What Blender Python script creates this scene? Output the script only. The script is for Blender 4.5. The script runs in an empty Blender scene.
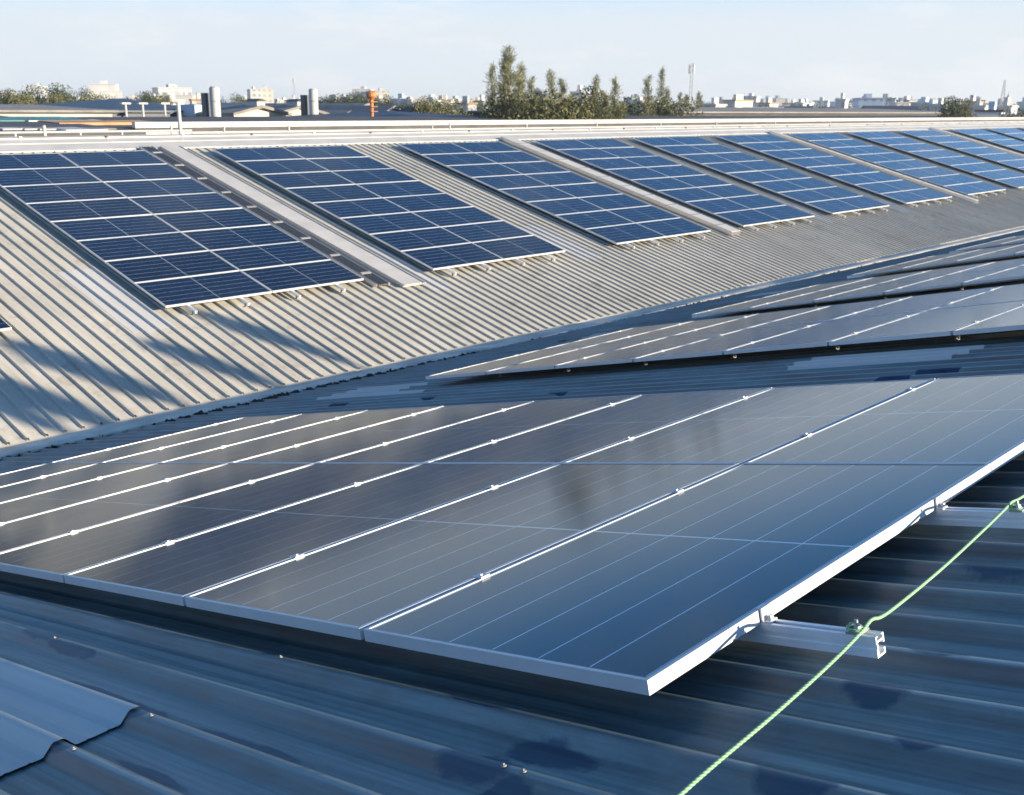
import bpy, bmesh, math, random
from mathutils import Vector, Matrix, noise
R = math.radians
random.seed(7)
scene = bpy.context.scene
col = scene.collection

# ------------------------------------------------------------------ camera, sky, sun, exposure
F_PX, YAW, PITCH, ROLL = 1060.48, 0.7528, 0.2643, 0.0037
fw = Vector((math.cos(YAW) * math.cos(PITCH), math.sin(YAW) * math.cos(PITCH), -math.sin(PITCH)))
rt0 = Vector((math.sin(YAW), -math.cos(YAW), 0))
up0 = rt0.cross(fw)
rt = math.cos(ROLL) * rt0 + math.sin(ROLL) * up0
up = -math.sin(ROLL) * rt0 + math.cos(ROLL) * up0
cd = bpy.data.cameras.new('camera')
cam = bpy.data.objects.new('camera', cd)
col.objects.link(cam)
cam.matrix_world = Matrix(((rt.x, up.x, -fw.x, 0), (rt.y, up.y, -fw.y, 0), (rt.z, up.z, -fw.z, 0), (0, 0, 0, 1)))
cd.sensor_width = 36.0
cd.lens = F_PX / 1024 * 36
cd.clip_start = 0.05
cd.clip_end = 20000
cd.dof.use_dof = True
cd.dof.focus_distance = 3.6
cd.dof.aperture_fstop = 9.0
scene.camera = cam

SUN_EL, SUN_AZ = R(12.3), R(-64.0)          # azimuth measured from +x towards +y
sun_dir = Vector((math.cos(SUN_AZ) * math.cos(SUN_EL), math.sin(SUN_AZ) * math.cos(SUN_EL), math.sin(SUN_EL)))
w = bpy.data.worlds.new('World')
scene.world = w
w.use_nodes = True
nt = w.node_tree
nt.nodes.clear()
sky = nt.nodes.new('ShaderNodeTexSky')
sky.sky_type = 'NISHITA'
sky.sun_disc = False
sky.sun_elevation = SUN_EL
sky.sun_rotation = math.atan2(sun_dir.x, sun_dir.y)
sky.air_density = 0.6
sky.dust_density = 0.1
sky.ozone_density = 5.0
bg = nt.nodes.new('ShaderNodeBackground')
bg.inputs['Strength'].default_value = 0.135
wo = nt.nodes.new('ShaderNodeOutputWorld')
# humid air: the sky pales towards the horizon, with thin cloud low down
tcw = nt.nodes.new('ShaderNodeTexCoord')
sxyz = nt.nodes.new('ShaderNodeSeparateXYZ')
nt.links.new(tcw.outputs['Generated'], sxyz.inputs[0])
hz = nt.nodes.new('ShaderNodeMapRange')
hz.interpolation_type = 'SMOOTHSTEP'
hz.inputs['From Min'].default_value = 0.066; hz.inputs['From Max'].default_value = 0.172
hz.inputs['To Min'].default_value = 0.97; hz.inputs['To Max'].default_value = 0.0
nt.links.new(sxyz.outputs['Z'], hz.inputs['Value'])
cmap = nt.nodes.new('ShaderNodeMapping'); cmap.inputs['Scale'].default_value = (7, 7, 26)
cn = nt.nodes.new('ShaderNodeTexNoise'); cn.inputs['Scale'].default_value = 1.0; cn.inputs['Detail'].default_value = 7; cn.inputs['Roughness'].default_value = 0.6
nt.links.new(tcw.outputs['Generated'], cmap.inputs[0]); nt.links.new(cmap.outputs[0], cn.inputs['Vector'])
cm = nt.nodes.new('ShaderNodeMapRange'); cm.inputs['From Min'].default_value = 0.52; cm.inputs['From Max'].default_value = 0.75
cm.inputs['To Min'].default_value = 0.0; cm.inputs['To Max'].default_value = 0.8
nt.links.new(cn.outputs['Fac'], cm.inputs['Value'])
mxa = nt.nodes.new('ShaderNodeMix'); mxa.data_type = 'RGBA'
nt.links.new(hz.outputs[0], mxa.inputs['Factor']); tint = nt.nodes.new('ShaderNodeVectorMath'); tint.operation = 'MULTIPLY'; tint.inputs[1].default_value = (0.78, 1.08, 0.98)
nt.links.new(sky.outputs[0], tint.inputs[0]); nt.links.new(tint.outputs[0], mxa.inputs['A']); mxa.inputs['B'].default_value = (2.78, 2.98, 3.16, 1)
mxb = nt.nodes.new('ShaderNodeMix'); mxb.data_type = 'RGBA'
nt.links.new(cm.outputs[0], mxb.inputs['Factor']); nt.links.new(mxa.outputs['Result'], mxb.inputs['A']); mxb.inputs['B'].default_value = (3.3, 3.35, 3.4, 1)
nt.links.new(mxb.outputs['Result'], bg.inputs['Color'])
nt.links.new(bg.outputs[0], wo.inputs['Surface'])

sl = bpy.data.lights.new('sun', 'SUN')
sl.energy = 5.0
sl.angle = R(0.53)
sl.color = (1.0, 0.855, 0.64)
so = bpy.data.objects.new('sun', sl)
so.rotation_euler = sun_dir.to_track_quat('Z', 'Y').to_euler()
col.objects.link(so)

scene.view_settings.view_transform = 'Standard'
scene.view_settings.look = 'None'
scene.view_settings.gamma = 1.0
scene.view_settings.use_curve_mapping = False
scene.view_settings.exposure = 1.1

# ------------------------------------------------------------------ helpers
def ray(u, v):
    return fw + rt * ((u - 512) / F_PX) - up * ((v - 397.5) / F_PX)

def at(u, v, D):
    """world point at horizontal distance D seen in direction (u, v)"""
    d = ray(u, v)
    return d * (D / math.hypot(d.x, d.y))

def at_y(u, v, y):
    d = ray(u, v)
    return d * (y / d.y)

def new_mat(name):
    m = bpy.data.materials.new(name)
    m.use_nodes = True
    return m, m.node_tree.nodes, m.node_tree.links, m.node_tree.nodes['Principled BSDF']

def plain(name, c, rough=0.6, metal=0.0, spec=0.5, var=0.0, scale=3.0, bump=0.0):
    m, n, l, b = new_mat(name)
    b.inputs['Base Color'].default_value = (*c, 1)
    b.inputs['Roughness'].default_value = rough
    b.inputs['Metallic'].default_value = metal
    b.inputs['Specular IOR Level'].default_value = spec
    if var or bump:
        tc = n.new('ShaderNodeTexCoord')
        nz = n.new('ShaderNodeTexNoise')
        nz.inputs['Scale'].default_value = scale
        nz.inputs['Detail'].default_value = 5
        l.new(tc.outputs['Object'], nz.inputs['Vector'])
        if var:
            mr = n.new('ShaderNodeMapRange')
            mr.inputs['From Min'].default_value = 0.3
            mr.inputs['From Max'].default_value = 0.7
            mr.inputs['To Min'].default_value = 1 - var
            mr.inputs['To Max'].default_value = 1 + var
            l.new(nz.outputs['Fac'], mr.inputs['Value'])
            mx = n.new('ShaderNodeVectorMath')
            mx.operation = 'SCALE'
            mx.inputs[0].default_value = c
            l.new(mr.outputs[0], mx.inputs['Scale'])
            l.new(mx.outputs[0], b.inputs['Base Color'])
        if bump:
            bp = n.new('ShaderNodeBump')
            bp.inputs['Strength'].default_value = bump
            bp.inputs['Distance'].default_value = 0.01
            l.new(nz.outputs['Fac'], bp.inputs['Height'])
            l.new(bp.outputs[0], b.inputs['Normal'])
    return m

def link(name, me, parent=None, mat=None, smooth=False):
    o = bpy.data.objects.new(name, me)
    col.objects.link(o)
    if parent:
        o.parent = parent
    if mat is not None:
        if not me.materials:
            me.materials.append(mat)
    if smooth:
        for p in me.polygons:
            p.use_smooth = True
    return o

def mesh(name, verts, faces):
    me = bpy.data.meshes.new(name)
    me.from_pydata([tuple(v) for v in verts], [], faces)
    me.update()
    return me

class MB:
    """collects simple solids into one mesh"""
    def __init__(s):
        s.v = []; s.f = []
    def box(s, a, b):
        (x0, y0, z0), (x1, y1, z1) = a, b
        i = len(s.v)
        s.v += [(x0, y0, z0), (x1, y0, z0), (x1, y1, z0), (x0, y1, z0), (x0, y0, z1), (x1, y0, z1), (x1, y1, z1), (x0, y1, z1)]
        s.f += [(i, i + 3, i + 2, i + 1), (i + 4, i + 5, i + 6, i + 7), (i, i + 1, i + 5, i + 4), (i + 1, i + 2, i + 6, i + 5), (i + 2, i + 3, i + 7, i + 6), (i + 3, i, i + 4, i + 7)]
        return s
    def prism(s, prof, p0, ax, ux, uz, closed=True):
        """profile points (a, b) -> p0 + a*ux + b*uz, extruded along ax"""
        i = len(s.v); n = len(prof)
        p0, ax, ux, uz = Vector(p0), Vector(ax), Vector(ux), Vector(uz)
        for q in (p0, p0 + ax):
            s.v += [tuple(q + a * ux + b * uz) for a, b in prof]
        for k in range(n):
            j = (k + 1) % n
            s.f.append((i + k, i + j, i + n + j, i + n + k))
        if closed:
            s.f.append(tuple(range(i + n - 1, i - 1, -1)))
            s.f.append(tuple(range(i + n, i + 2 * n)))
        return s
    def tube(s, p0, p1, r0, r1=None, n=8, cap=True):
        r1 = r0 if r1 is None else r1
        p0, p1 = Vector(p0), Vector(p1)
        d = (p1 - p0).normalized()
        a = d.orthogonal().normalized(); b = d.cross(a)
        i = len(s.v)
        for p, r in ((p0, r0), (p1, r1)):
            for k in range(n):
                t = 2 * math.pi * k / n
                s.v.append(tuple(p + a * (r * math.cos(t)) + b * (r * math.sin(t))))
        for k in range(n):
            j = (k + 1) % n
            s.f.append((i + k, i + j, i + n + j, i + n + k))
        if cap:
            s.f.append(tuple(range(i + n - 1, i - 1, -1)))
            s.f.append(tuple(range(i + n, i + 2 * n)))
        return s
    def me(s, name):
        m = mesh(name, s.v, s.f)
        bm = bmesh.new(); bm.from_mesh(m)
        bmesh.ops.recalc_face_normals(bm, faces=bm.faces)
        bm.to_mesh(m); bm.free()
        return m
    def build(s, name, mat, parent=None, smooth=False):
        return link(name, s.me(name), parent, mat, smooth)

def tag(o, label=None, cat=None, group=None, kind=None):
    if label: o['label'] = label
    if cat: o['category'] = cat
    if group: o['group'] = group
    if kind: o['kind'] = kind
    return o

def empty(name, loc=(0, 0, 0), rot=(0, 0, 0)):
    o = bpy.data.objects.new(name, None)
    o.empty_display_size = 0.2
    col.objects.link(o)
    o.location = loc
    o.rotation_euler = rot
    return o

def dup(root, loc, rot=None):
    r = root.copy(); col.objects.link(r)
    r.location = loc
    if rot is not None: r.rotation_euler = rot
    for ch in list(root.children):
        c = ch.copy(); col.objects.link(c); c.parent = r
        for g in ch.children:
            d = g.copy(); col.objects.link(d); d.parent = c
    return r

ORD = ['first', 'second', 'third', 'fourth', 'fifth', 'sixth', 'seventh', 'eighth', 'ninth', 'tenth', 'eleventh', 'twelfth', 'thirteenth', 'fourteenth', 'fifteenth']

# ------------------------------------------------------------------ roof planes
AN, AF = 0.2294, 0.2646
NX0, NY0, NZ0 = 1.7632, 1.2332, -1.2326           # upper front corner of the foreground array (panel top surface)
FY0, FZ0 = 24.3512, -0.96                         # top edge of the arrays on the sunlit roof
PL, PW, GAP = 2.10, 1.04, 0.02                    # panel length, width and gap
nN = Vector((0, math.sin(AN), math.cos(AN)))
nF = Vector((0, -math.sin(AF), math.cos(AF)))
HN, HF = 0.128, 0.140                             # rib crest below the panel surface
def zN(y, h=0.0):
    return NZ0 - h / math.cos(AN) - (y - NY0) * math.tan(AN)
def zF(y, h=0.0):
    return FZ0 - h / math.cos(AF) - (FY0 - y) * math.tan(AF)

# rib profiles: (offset from the crest, height below the crest)
PITCH_N, PHASE_N = 0.2285, 1.036
prof_n = [(-0.11425, -.035), (-0.088, -.035), (-0.082, -.0325), (-0.076, -.035), (-0.050, -.035), (-0.044, -.033), (-0.019, -.004), (-0.013, -.0005),
          (0.0, 0.0), (0.013, -.0005), (0.019, -.004), (0.044, -.033), (0.050, -.035), (0.076, -.035), (0.082, -.0325), (0.088, -.035)]
PITCH_F, PHASE_F = 0.2455, 4.985
prof_f = [(-0.1225, -.038), (-0.024, -.038), (-0.0235, -.038), (-0.013, 0), (0.013, 0), (0.0235, -.038), (0.024, -.038)]

def profile_z(x, prof, pitch, phase):
    o = (x - phase + pitch / 2) % pitch - pitch / 2
    pts = prof + [(prof[0][0] + pitch, prof[0][1])]
    for (a, za), (b, zb) in zip(pts, pts[1:]):
        if a <= o <= b:
            return za + (zb - za) * (o - a) / (b - a)
    return pts[0][1]

def roof_sheet(name, x0, x1, y0, y1, zf, prof, pitch, phase, parent, mat, nsec=1, lift=0.0, jitter=0.0, edge=None):
    xs = []
    k0 = math.floor((x0 - phase) / pitch) - 1
    k1 = math.ceil((x1 - phase) / pitch) + 1
    for k in range(k0, k1 + 1):
        for o, z in prof:
            x = phase + k * pitch + o
            if x0 < x < x1:
                xs.append((x, z))
    xs = [(x0, profile_z(x0, prof, pitch, phase))] + xs + [(x1, profile_z(x1, prof, pitch, phase))]
    vs, fs = [], []
    for s in range(nsec + 1):
        t = s / nsec
        for x, z in xs:
            ya, yb = y0, y1
            if edge: ya += edge(x, 0); yb += edge(x, 1)
            y = ya + (yb - ya) * t
            j = jitter * noise.noise(Vector((x * 1.3, y * 0.6, 0))) if jitter else 0
            vs.append((x, y, zf(y) + z + lift + j))
    n = len(xs)
    for s in range(nsec):
        for i in range(n - 1):
            fs.append((s * n + i, s * n + i + 1, (s + 1) * n + i + 1, (s + 1) * n + i))
    me = mesh(name, vs, fs)
    o = link(name, me, parent, mat)
    for p in me.polygons: p.use_smooth = prof is prof_n
    return o

# ------------------------------------------------------------------ materials
def roof_mat(name, c0, c1, rough, metal, streak=(9.0, 0.35, 1.0), spots=0.0, bump=0.08, ribs=False):
    m, n, l, b = new_mat(name)
    tc = n.new('ShaderNodeTexCoord')
    def nz(scale, detail=6, rough_=0.6, vec=(1, 1, 1)):
        mp = n.new('ShaderNodeMapping'); mp.inputs['Scale'].default_value = vec
        t = n.new('ShaderNodeTexNoise'); t.inputs['Scale'].default_value = scale
        t.inputs['Detail'].default_value = detail; t.inputs['Roughness'].default_value = rough_
        l.new(tc.outputs['Object'], mp.inputs[0]); l.new(mp.outputs[0], t.inputs['Vector'])
        return t
    a = nz(1.0, vec=streak); d = nz(0.45, 5); f = nz(30, 4, 0.7, (1, 0.5, 1))
    mx = n.new('ShaderNodeMath'); mx.operation = 'MULTIPLY_ADD'
    l.new(a.outputs['Fac'], mx.inputs[0]); mx.inputs[1].default_value = 0.6
    md = n.new('ShaderNodeMath'); md.operation = 'MULTIPLY'
    l.new(d.outputs['Fac'], md.inputs[0]); md.inputs[1].default_value = 0.4
    l.new(md.outputs[0], mx.inputs[2])
    m2 = n.new('ShaderNodeMath'); m2.operation = 'MULTIPLY_ADD'
    l.new(f.outputs['Fac'], m2.inputs[0]); m2.inputs[1].default_value = 0.22
    l.new(mx.outputs[0], m2.inputs[2])
    cr = n.new('ShaderNodeValToRGB')
    cr.color_ramp.elements[0].position = 0.42; cr.color_ramp.elements[0].color = (*c0, 1)
    cr.color_ramp.elements[1].position = 0.78; cr.color_ramp.elements[1].color = (*c1, 1)
    l.new(m2.outputs[0], cr.inputs[0])
    out = cr.outputs[0]
    if spots:
        v = nz(2.2, 8, 0.75)
        rs = n.new('ShaderNodeValToRGB')
        rs.color_ramp.elements[0].position = 0.54; rs.color_ramp.elements[0].color = (0, 0, 0, 1)
        rs.color_ramp.elements[1].position = 0.72; rs.color_ramp.elements[1].color = (spots, spots, spots, 1)
        l.new(v.outputs['Fac'], rs.inputs[0])
        mi = n.new('ShaderNodeMix'); mi.data_type = 'RGBA'
        l.new(rs.outputs[0], mi.inputs['Factor']); l.new(out, mi.inputs['A'])
        mi.inputs['B'].default_value = (0.10, 0.075, 0.055, 1)
        out = mi.outputs['Result']
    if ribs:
        # dust caked on one flank of every rib, highlight painted in as a paler line along the crests
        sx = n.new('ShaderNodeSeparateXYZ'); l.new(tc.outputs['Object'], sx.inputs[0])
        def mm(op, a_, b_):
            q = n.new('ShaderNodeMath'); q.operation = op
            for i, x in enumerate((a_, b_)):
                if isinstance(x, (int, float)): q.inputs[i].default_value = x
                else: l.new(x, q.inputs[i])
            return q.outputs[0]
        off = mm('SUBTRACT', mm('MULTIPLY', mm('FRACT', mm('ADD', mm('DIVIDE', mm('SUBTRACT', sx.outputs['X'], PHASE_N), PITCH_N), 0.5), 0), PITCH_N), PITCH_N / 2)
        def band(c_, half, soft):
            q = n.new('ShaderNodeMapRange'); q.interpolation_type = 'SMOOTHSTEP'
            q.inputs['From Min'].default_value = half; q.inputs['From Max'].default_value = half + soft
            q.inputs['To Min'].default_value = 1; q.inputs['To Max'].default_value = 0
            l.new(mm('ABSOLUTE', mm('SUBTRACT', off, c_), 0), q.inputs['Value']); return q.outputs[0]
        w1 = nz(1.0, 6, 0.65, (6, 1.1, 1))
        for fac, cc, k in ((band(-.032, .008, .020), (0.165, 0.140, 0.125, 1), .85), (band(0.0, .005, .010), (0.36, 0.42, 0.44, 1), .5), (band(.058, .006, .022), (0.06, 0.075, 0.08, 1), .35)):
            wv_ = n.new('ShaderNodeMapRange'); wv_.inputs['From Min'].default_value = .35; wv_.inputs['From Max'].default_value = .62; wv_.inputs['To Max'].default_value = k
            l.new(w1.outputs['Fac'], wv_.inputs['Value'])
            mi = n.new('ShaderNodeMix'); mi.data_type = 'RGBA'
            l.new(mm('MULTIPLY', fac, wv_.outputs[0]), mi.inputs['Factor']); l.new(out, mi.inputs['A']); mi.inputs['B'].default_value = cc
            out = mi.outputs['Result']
        dn = nz(7.0, 5, 0.65); dm = mm('MULTIPLY', mm('SUBTRACT', dn.outputs['Fac'], .5), 1.3)
        tot = None
        for cx, cy, rx, ry in STAINS:
            ex = mm('DIVIDE', mm('SUBTRACT', sx.outputs['X'], cx), rx); ey = mm('DIVIDE', mm('SUBTRACT', sx.outputs['Y'], cy), ry)
            dd = mm('ADD', mm('SQRT', mm('ADD', mm('MULTIPLY', ex, ex), mm('MULTIPLY', ey, ey)), 0), dm)
            q = n.new('ShaderNodeMapRange'); q.inputs['From Min'].default_value = .80; q.inputs['From Max'].default_value = 1.0
            q.inputs['To Min'].default_value = 1; q.inputs['To Max'].default_value = 0; l.new(dd, q.inputs['Value'])
            tot = q.outputs[0] if tot is None else mm('MAXIMUM', tot, q.outputs[0])
        mi = n.new('ShaderNodeMix'); mi.data_type = 'RGBA'
        l.new(mm('MULTIPLY', tot, .75), mi.inputs['Factor']); l.new(out, mi.inputs['A']); mi.inputs['B'].default_value = (0.006, 0.046, 0.105, 1)
        out = mi.outputs['Result']
        fs_ = nz(1.0, 3, 0.6, (55, .8, 1))
        sc = n.new('ShaderNodeMapRange'); sc.inputs['From Min'].default_value = .3; sc.inputs['From Max'].default_value = .7; sc.inputs['To Min'].default_value = .74; sc.inputs['To Max'].default_value = 1.24
        l.new(fs_.outputs['Fac'], sc.inputs['Value'])
        vm = n.new('ShaderNodeVectorMath'); vm.operation = 'SCALE'; l.new(out, vm.inputs[0]); l.new(sc.outputs[0], vm.inputs['Scale'])
        out = vm.outputs[0]
    l.new(out, b.inputs['Base Color'])
    b.inputs['Roughness'].default_value = rough
    rr = n.new('ShaderNodeMapRange'); rr.inputs['To Min'].default_value = rough - 0.1; rr.inputs['To Max'].default_value = rough + 0.14
    l.new(f.outputs['Fac'], rr.inputs['Value']); l.new(rr.outputs[0], b.inputs['Roughness'])
    b.inputs['Metallic'].default_value = metal
    bp = n.new('ShaderNodeBump'); bp.inputs['Strength'].default_value = bump; bp.inputs['Distance'].default_value = 0.01
    l.new(a.outputs['Fac'], bp.inputs['Height']); l.new(bp.outputs[0], b.inputs['Normal'])
    return m

# navy sealant smeared round fixings and leaks: centre x, y and half sizes on the sheet
STAINS = [(1.505, 3.95, .040, .16), (1.475, 3.60, .022, .22), (1.63, 1.40, .060, .13), (1.50, 1.50, .070, .13), (1.44, 1.36, .04, .07), (2.19, .88, .065, .10), (2.45, .83, .055, .10), (3.11, .94, .085, .11), (2.86, .60, .06, .09),
          (1.72, .84, .055, .09), (1.325, 3.0, .022, .45), (1.325, 2.2, .020, .30), (1.10, 2.3, .02, .2), (1.265, 2.68, .03, .05), (1.037, 2.68, .03, .05), (1.735, 1.75, .02, .12), (1.96, .70, .04, .06), (2.66, .62, .03, .05)]
M = {}
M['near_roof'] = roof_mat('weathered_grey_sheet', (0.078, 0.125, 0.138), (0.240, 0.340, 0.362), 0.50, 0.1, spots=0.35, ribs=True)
M['new_sheet'] = roof_mat('pale_sheet', (0.24, 0.33, 0.37), (0.36, 0.46, 0.50), 0.40, 0.15)
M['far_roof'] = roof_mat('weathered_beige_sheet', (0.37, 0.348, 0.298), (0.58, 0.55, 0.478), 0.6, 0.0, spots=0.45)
M['skylight'] = roof_mat('translucent_patch_sheet', (0.44, 0.43, 0.41), (0.57, 0.57, 0.55), 0.55, 0.0)
M['white_metal'] = plain('white_painted_metal', (0.47, 0.46, 0.44), 0.5, 0.0, var=0.10, scale=2.0)
M['flashing'] = plain('aged_flashing', (0.60, 0.56, 0.48), 0.6, 0.0, var=0.30, scale=1.7)
M['alu'] = plain('anodised_aluminium', (0.64, 0.65, 0.66), 0.42, 0.2, var=0.05, scale=6)
M['rail'] = plain('mill_aluminium', (0.84, 0.85, 0.86), 0.40, 0.2, var=0.06, scale=14)
M['steel'] = plain('galvanised_steel', (0.55, 0.55, 0.56), 0.35, 0.9)
M['dull'] = plain('dull_zinc', (0.26, 0.26, 0.26), 0.6, 0.2)
M['backsheet'] = plain('white_backsheet', (0.7, 0.7, 0.7), 0.6)
M['sealant'] = plain('navy_sealant', (0.020, 0.048, 0.105), 0.6, spec=0.25, var=0.35, scale=9, bump=0.3)
M['moss'] = plain('dark_moss_debris', (0.035, 0.028, 0.020), 0.95, var=0.5, scale=20)
M['dark_cable'] = plain('black_cable', (0.02, 0.02, 0.022), 0.6)
M['wall'] = plain('grey_wall', (0.42, 0.41, 0.39), 0.8, var=0.15, scale=0.5)

def glass_mat():
    m, n, l, b = new_mat('solar_cells_under_glass')
    tc = n.new('ShaderNodeTexCoord')
    sp = n.new('ShaderNodeSeparateXYZ')
    l.new(tc.outputs['Object'], sp.inputs[0])
    def math_(op, a, bb=None, c=None):
        q = n.new('ShaderNodeMath'); q.operation = op
        for i, x in enumerate((a, bb, c)):
            if x is None: continue
            if isinstance(x, (int, float)): q.inputs[i].default_value = x
            else: l.new(x, q.inputs[i])
        return q.outputs[0]
    def line(coord, off, pitch, width):
        t = math_('MULTIPLY_ADD', coord, 1 / pitch, -off / pitch + 0.5)
        t = math_('FRACT', t)
        t = math_('SUBTRACT', t, 0.5)
        t = math_('ABSOLUTE', t)
        return math_('LESS_THAN', t, width / 2 / pitch)
    # six strings of cells across the width, 24 half cells along, white bar in the middle
    x, y = sp.outputs['X'], sp.outputs['Y']
    strings = line(y, 0.020, (PW - 0.04) / 6, 0.0038)
    mid = line(x, PL / 2, 50.0, 0.010)
    halves = line(x, 0.03, (PL / 2 - 0.04) / 12, 0.0012)
    bus = line(y, 0.020, (PW - 0.04) / 54, 0.0007)
    edge_a = math_('GREATER_THAN', math_('ABSOLUTE', math_('SUBTRACT', y, PW / 2)), PW / 2 - 0.019)
    edge_b = math_('GREATER_THAN', math_('ABSOLUTE', math_('SUBTRACT', x, PL / 2)), PL / 2 - 0.022)
    nz = n.new('ShaderNodeTexNoise'); nz.inputs['Scale'].default_value = 3.5
    oi = n.new('ShaderNodeObjectInfo')
    va = n.new('ShaderNodeVectorMath'); va.operation = 'ADD'
    l.new(tc.outputs['Object'], va.inputs[0]); l.new(oi.outputs['Location'], va.inputs[1])
    l.new(va.outputs[0], nz.inputs['Vector']); nz.inputs['Detail'].default_value = 5
    base = n.new('ShaderNodeMix'); base.data_type = 'RGBA'
    base.inputs['A'].default_value = (0.004, 0.010, 0.024, 1); base.inputs['B'].default_value = (0.007, 0.018, 0.044, 1)
    l.new(oi.outputs['Random'], base.inputs['Factor'])
    cur = base.outputs['Result']
    for fac, c, k in ((bus, (0.06, 0.075, 0.10, 1), 0.3), (halves, (0.05, 0.06, 0.09, 1), 0.8), (strings, (0.58, 0.66, 0.72, 1), 1.0), (mid, (0.55, 0.57, 0.60, 1), 1.0),
                      (edge_a, (0.03, 0.035, 0.05, 1), 1.0), (edge_b, (0.03, 0.035, 0.05, 1), 1.0)):
        mi = n.new('ShaderNodeMix'); mi.data_type = 'RGBA'
        l.new(math_('MULTIPLY', fac, k), mi.inputs['Factor'])
        l.new(cur, mi.inputs['A']); mi.inputs['B'].default_value = c
        cur = mi.outputs['Result']
    # thin film of dust
    du = n.new('ShaderNodeMapRange'); du.inputs['From Min'].default_value = 0.35; du.inputs['From Max'].default_value = 0.75
    du.inputs['To Min'].default_value = 0.001; du.inputs['To Max'].default_value = 0.018
    l.new(nz.outputs['Fac'], du.inputs['Value'])
    mi = n.new('ShaderNodeMix'); mi.data_type = 'RGBA'
    l.new(du.outputs[0], mi.inputs['Factor']); l.new(cur, mi.inputs['A']); mi.inputs['B'].default_value = (0.55, 0.52, 0.48, 1)
    l.new(mi.outputs['Result'], b.inputs['Base Color'])
    rr = n.new('ShaderNodeMapRange'); rr.inputs['To Min'].default_value = 0.09; rr.inputs['To Max'].default_value = 0.16
    l.new(nz.outputs['Fac'], rr.inputs['Value']); l.new(rr.outputs[0], b.inputs['Roughness'])
    b.inputs['IOR'].default_value = 1.47
    b.inputs['Metallic'].default_value = 0.30
    b.inputs['Specular Tint'].default_value = (0.74, 0.90, 1.0, 1)
    return m
M['glass'] = glass_mat()

# ------------------------------------------------------------------ ground
GZ = -9.5
g = mesh('ground', [(-1500, -1500, GZ), (5000, -1500, GZ), (5000, 5000, GZ), (-1500, 5000, GZ)], [(0, 1, 2, 3)])
tag(link('ground', g, None, plain('dusty_ground', (0.16, 0.15, 0.11), 0.9, var=0.4, scale=0.02)), kind='structure')

# ------------------------------------------------------------------ the two sheds
X0, X1 = -10.0, 112.0
YR_N = -2.0           # ridge of the shaded roof
YV = 13.40            # lower edge of the sunlit roof
YR_F = 25.95          # ridge of the sunlit roof
near = empty('warehouse', (0, YR_N, GZ))
tag(near, 'near warehouse with shaded blue-grey ribbed metal roof under the foreground panels', 'building')
far = empty('warehouse', (0, YR_F, GZ))
tag(far, 'warehouse across the valley gutter with sunlit beige ribbed metal roof', 'building')
def child(o, root):
    o.parent = root
    o.matrix_parent_inverse = Matrix.Translation(-root.location)
    return o

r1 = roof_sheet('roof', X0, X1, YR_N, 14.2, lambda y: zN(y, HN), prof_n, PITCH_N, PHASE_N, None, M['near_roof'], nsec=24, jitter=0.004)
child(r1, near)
# back slope of the near roof, ridge cap and walls
zr = zN(YR_N, HN)
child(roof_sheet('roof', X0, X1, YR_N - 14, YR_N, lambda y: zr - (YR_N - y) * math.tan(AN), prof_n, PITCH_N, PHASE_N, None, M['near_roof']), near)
child(MB().prism([(-.25, -.056 + .012), (0, .014), (.25, -.056 + .012), (.25, -.056 + .008), (0, .008), (-.25, -.056 + .008)], (X0, YR_N, zr), (X1 - X0, 0, 0), (0, 1, 0), (0, 0, 1)).build('ridge_cap', M['flashing']), near)
child(MB().box((X0 + .3, YR_N - 13.6, GZ), (X1 - .3, 13.0, zN(14.2, HN) - .25)).build('wall', M['wall']), near)
child(MB().prism([(YR_N - 13.6, zr - 13.6 * math.tan(AN) - .12), (YR_N, zr - .12), (13.0, zN(13.0, HN) - .12)], (X0 + .3, 0, 0), (.2, 0, 0), (0, 1, 0), (0, 0, 1)).build('gable', M['wall']), near)

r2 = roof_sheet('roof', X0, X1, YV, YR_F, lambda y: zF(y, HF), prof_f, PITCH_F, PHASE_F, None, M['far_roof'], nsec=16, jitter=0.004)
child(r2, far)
zrf = zF(YR_F, HF)
child(roof_sheet('roof', X0, X1, YR_F, YR_F + 13, lambda y: zrf - (y - YR_F) * math.tan(AF), prof_f, PITCH_F, PHASE_F, None, M['far_roof']), far)
child(MB().box((X0 + .3, 13.6, GZ), (X1 - .3, YR_F + 12.6, zF(YV, HF) - .25)).build('wall', M['wall']), far)
child(MB().prism([(13.6, zF(13.6, HF) - .15), (YR_F, zrf - .15), (YR_F + 12.6, zrf - 12.6 * math.tan(AF) - .15)], (X0 + .3, 0, 0), (.2, 0, 0), (0, 1, 0), (0, 0, 1)).build('gable', M['wall']), far)
# white ridge cap: a wide flange lying on the ribs with a folded lip, and a raised ridge vent above it
ta = math.tan(AF)
cap_y0 = 24.95
def capz(y): return zF(y, HF) + .012
pr = [(cap_y0, capz(cap_y0) - .03), (cap_y0, capz(cap_y0)), (25.45, capz(25.45)), (25.46, capz(25.45) + .02), (25.50, capz(25.45) + .024), (25.54, capz(25.54) + .006), (25.80, capz(25.80)),
      (25.80, capz(25.80) - .006), (25.4, capz(25.4) - .006), (cap_y0 + .02, capz(cap_y0) - .004)]
child(MB().prism(pr, (X0, 0, 0), (X1 - X0, 0, 0), (0, 1, 0), (0, 0, 1)).build('ridge_cap', M['white_metal']), far)
pv = [(25.81, capz(25.80) - .02), (25.81, zrf + .012), (25.95, zrf + .045), (26.09, zrf + .012), (26.09, zrf - .06)]
M['grey_cap'] = plain('dull_grey_cap', (0.33, 0.33, 0.33), 0.55, var=0.2, scale=1.2)
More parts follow.
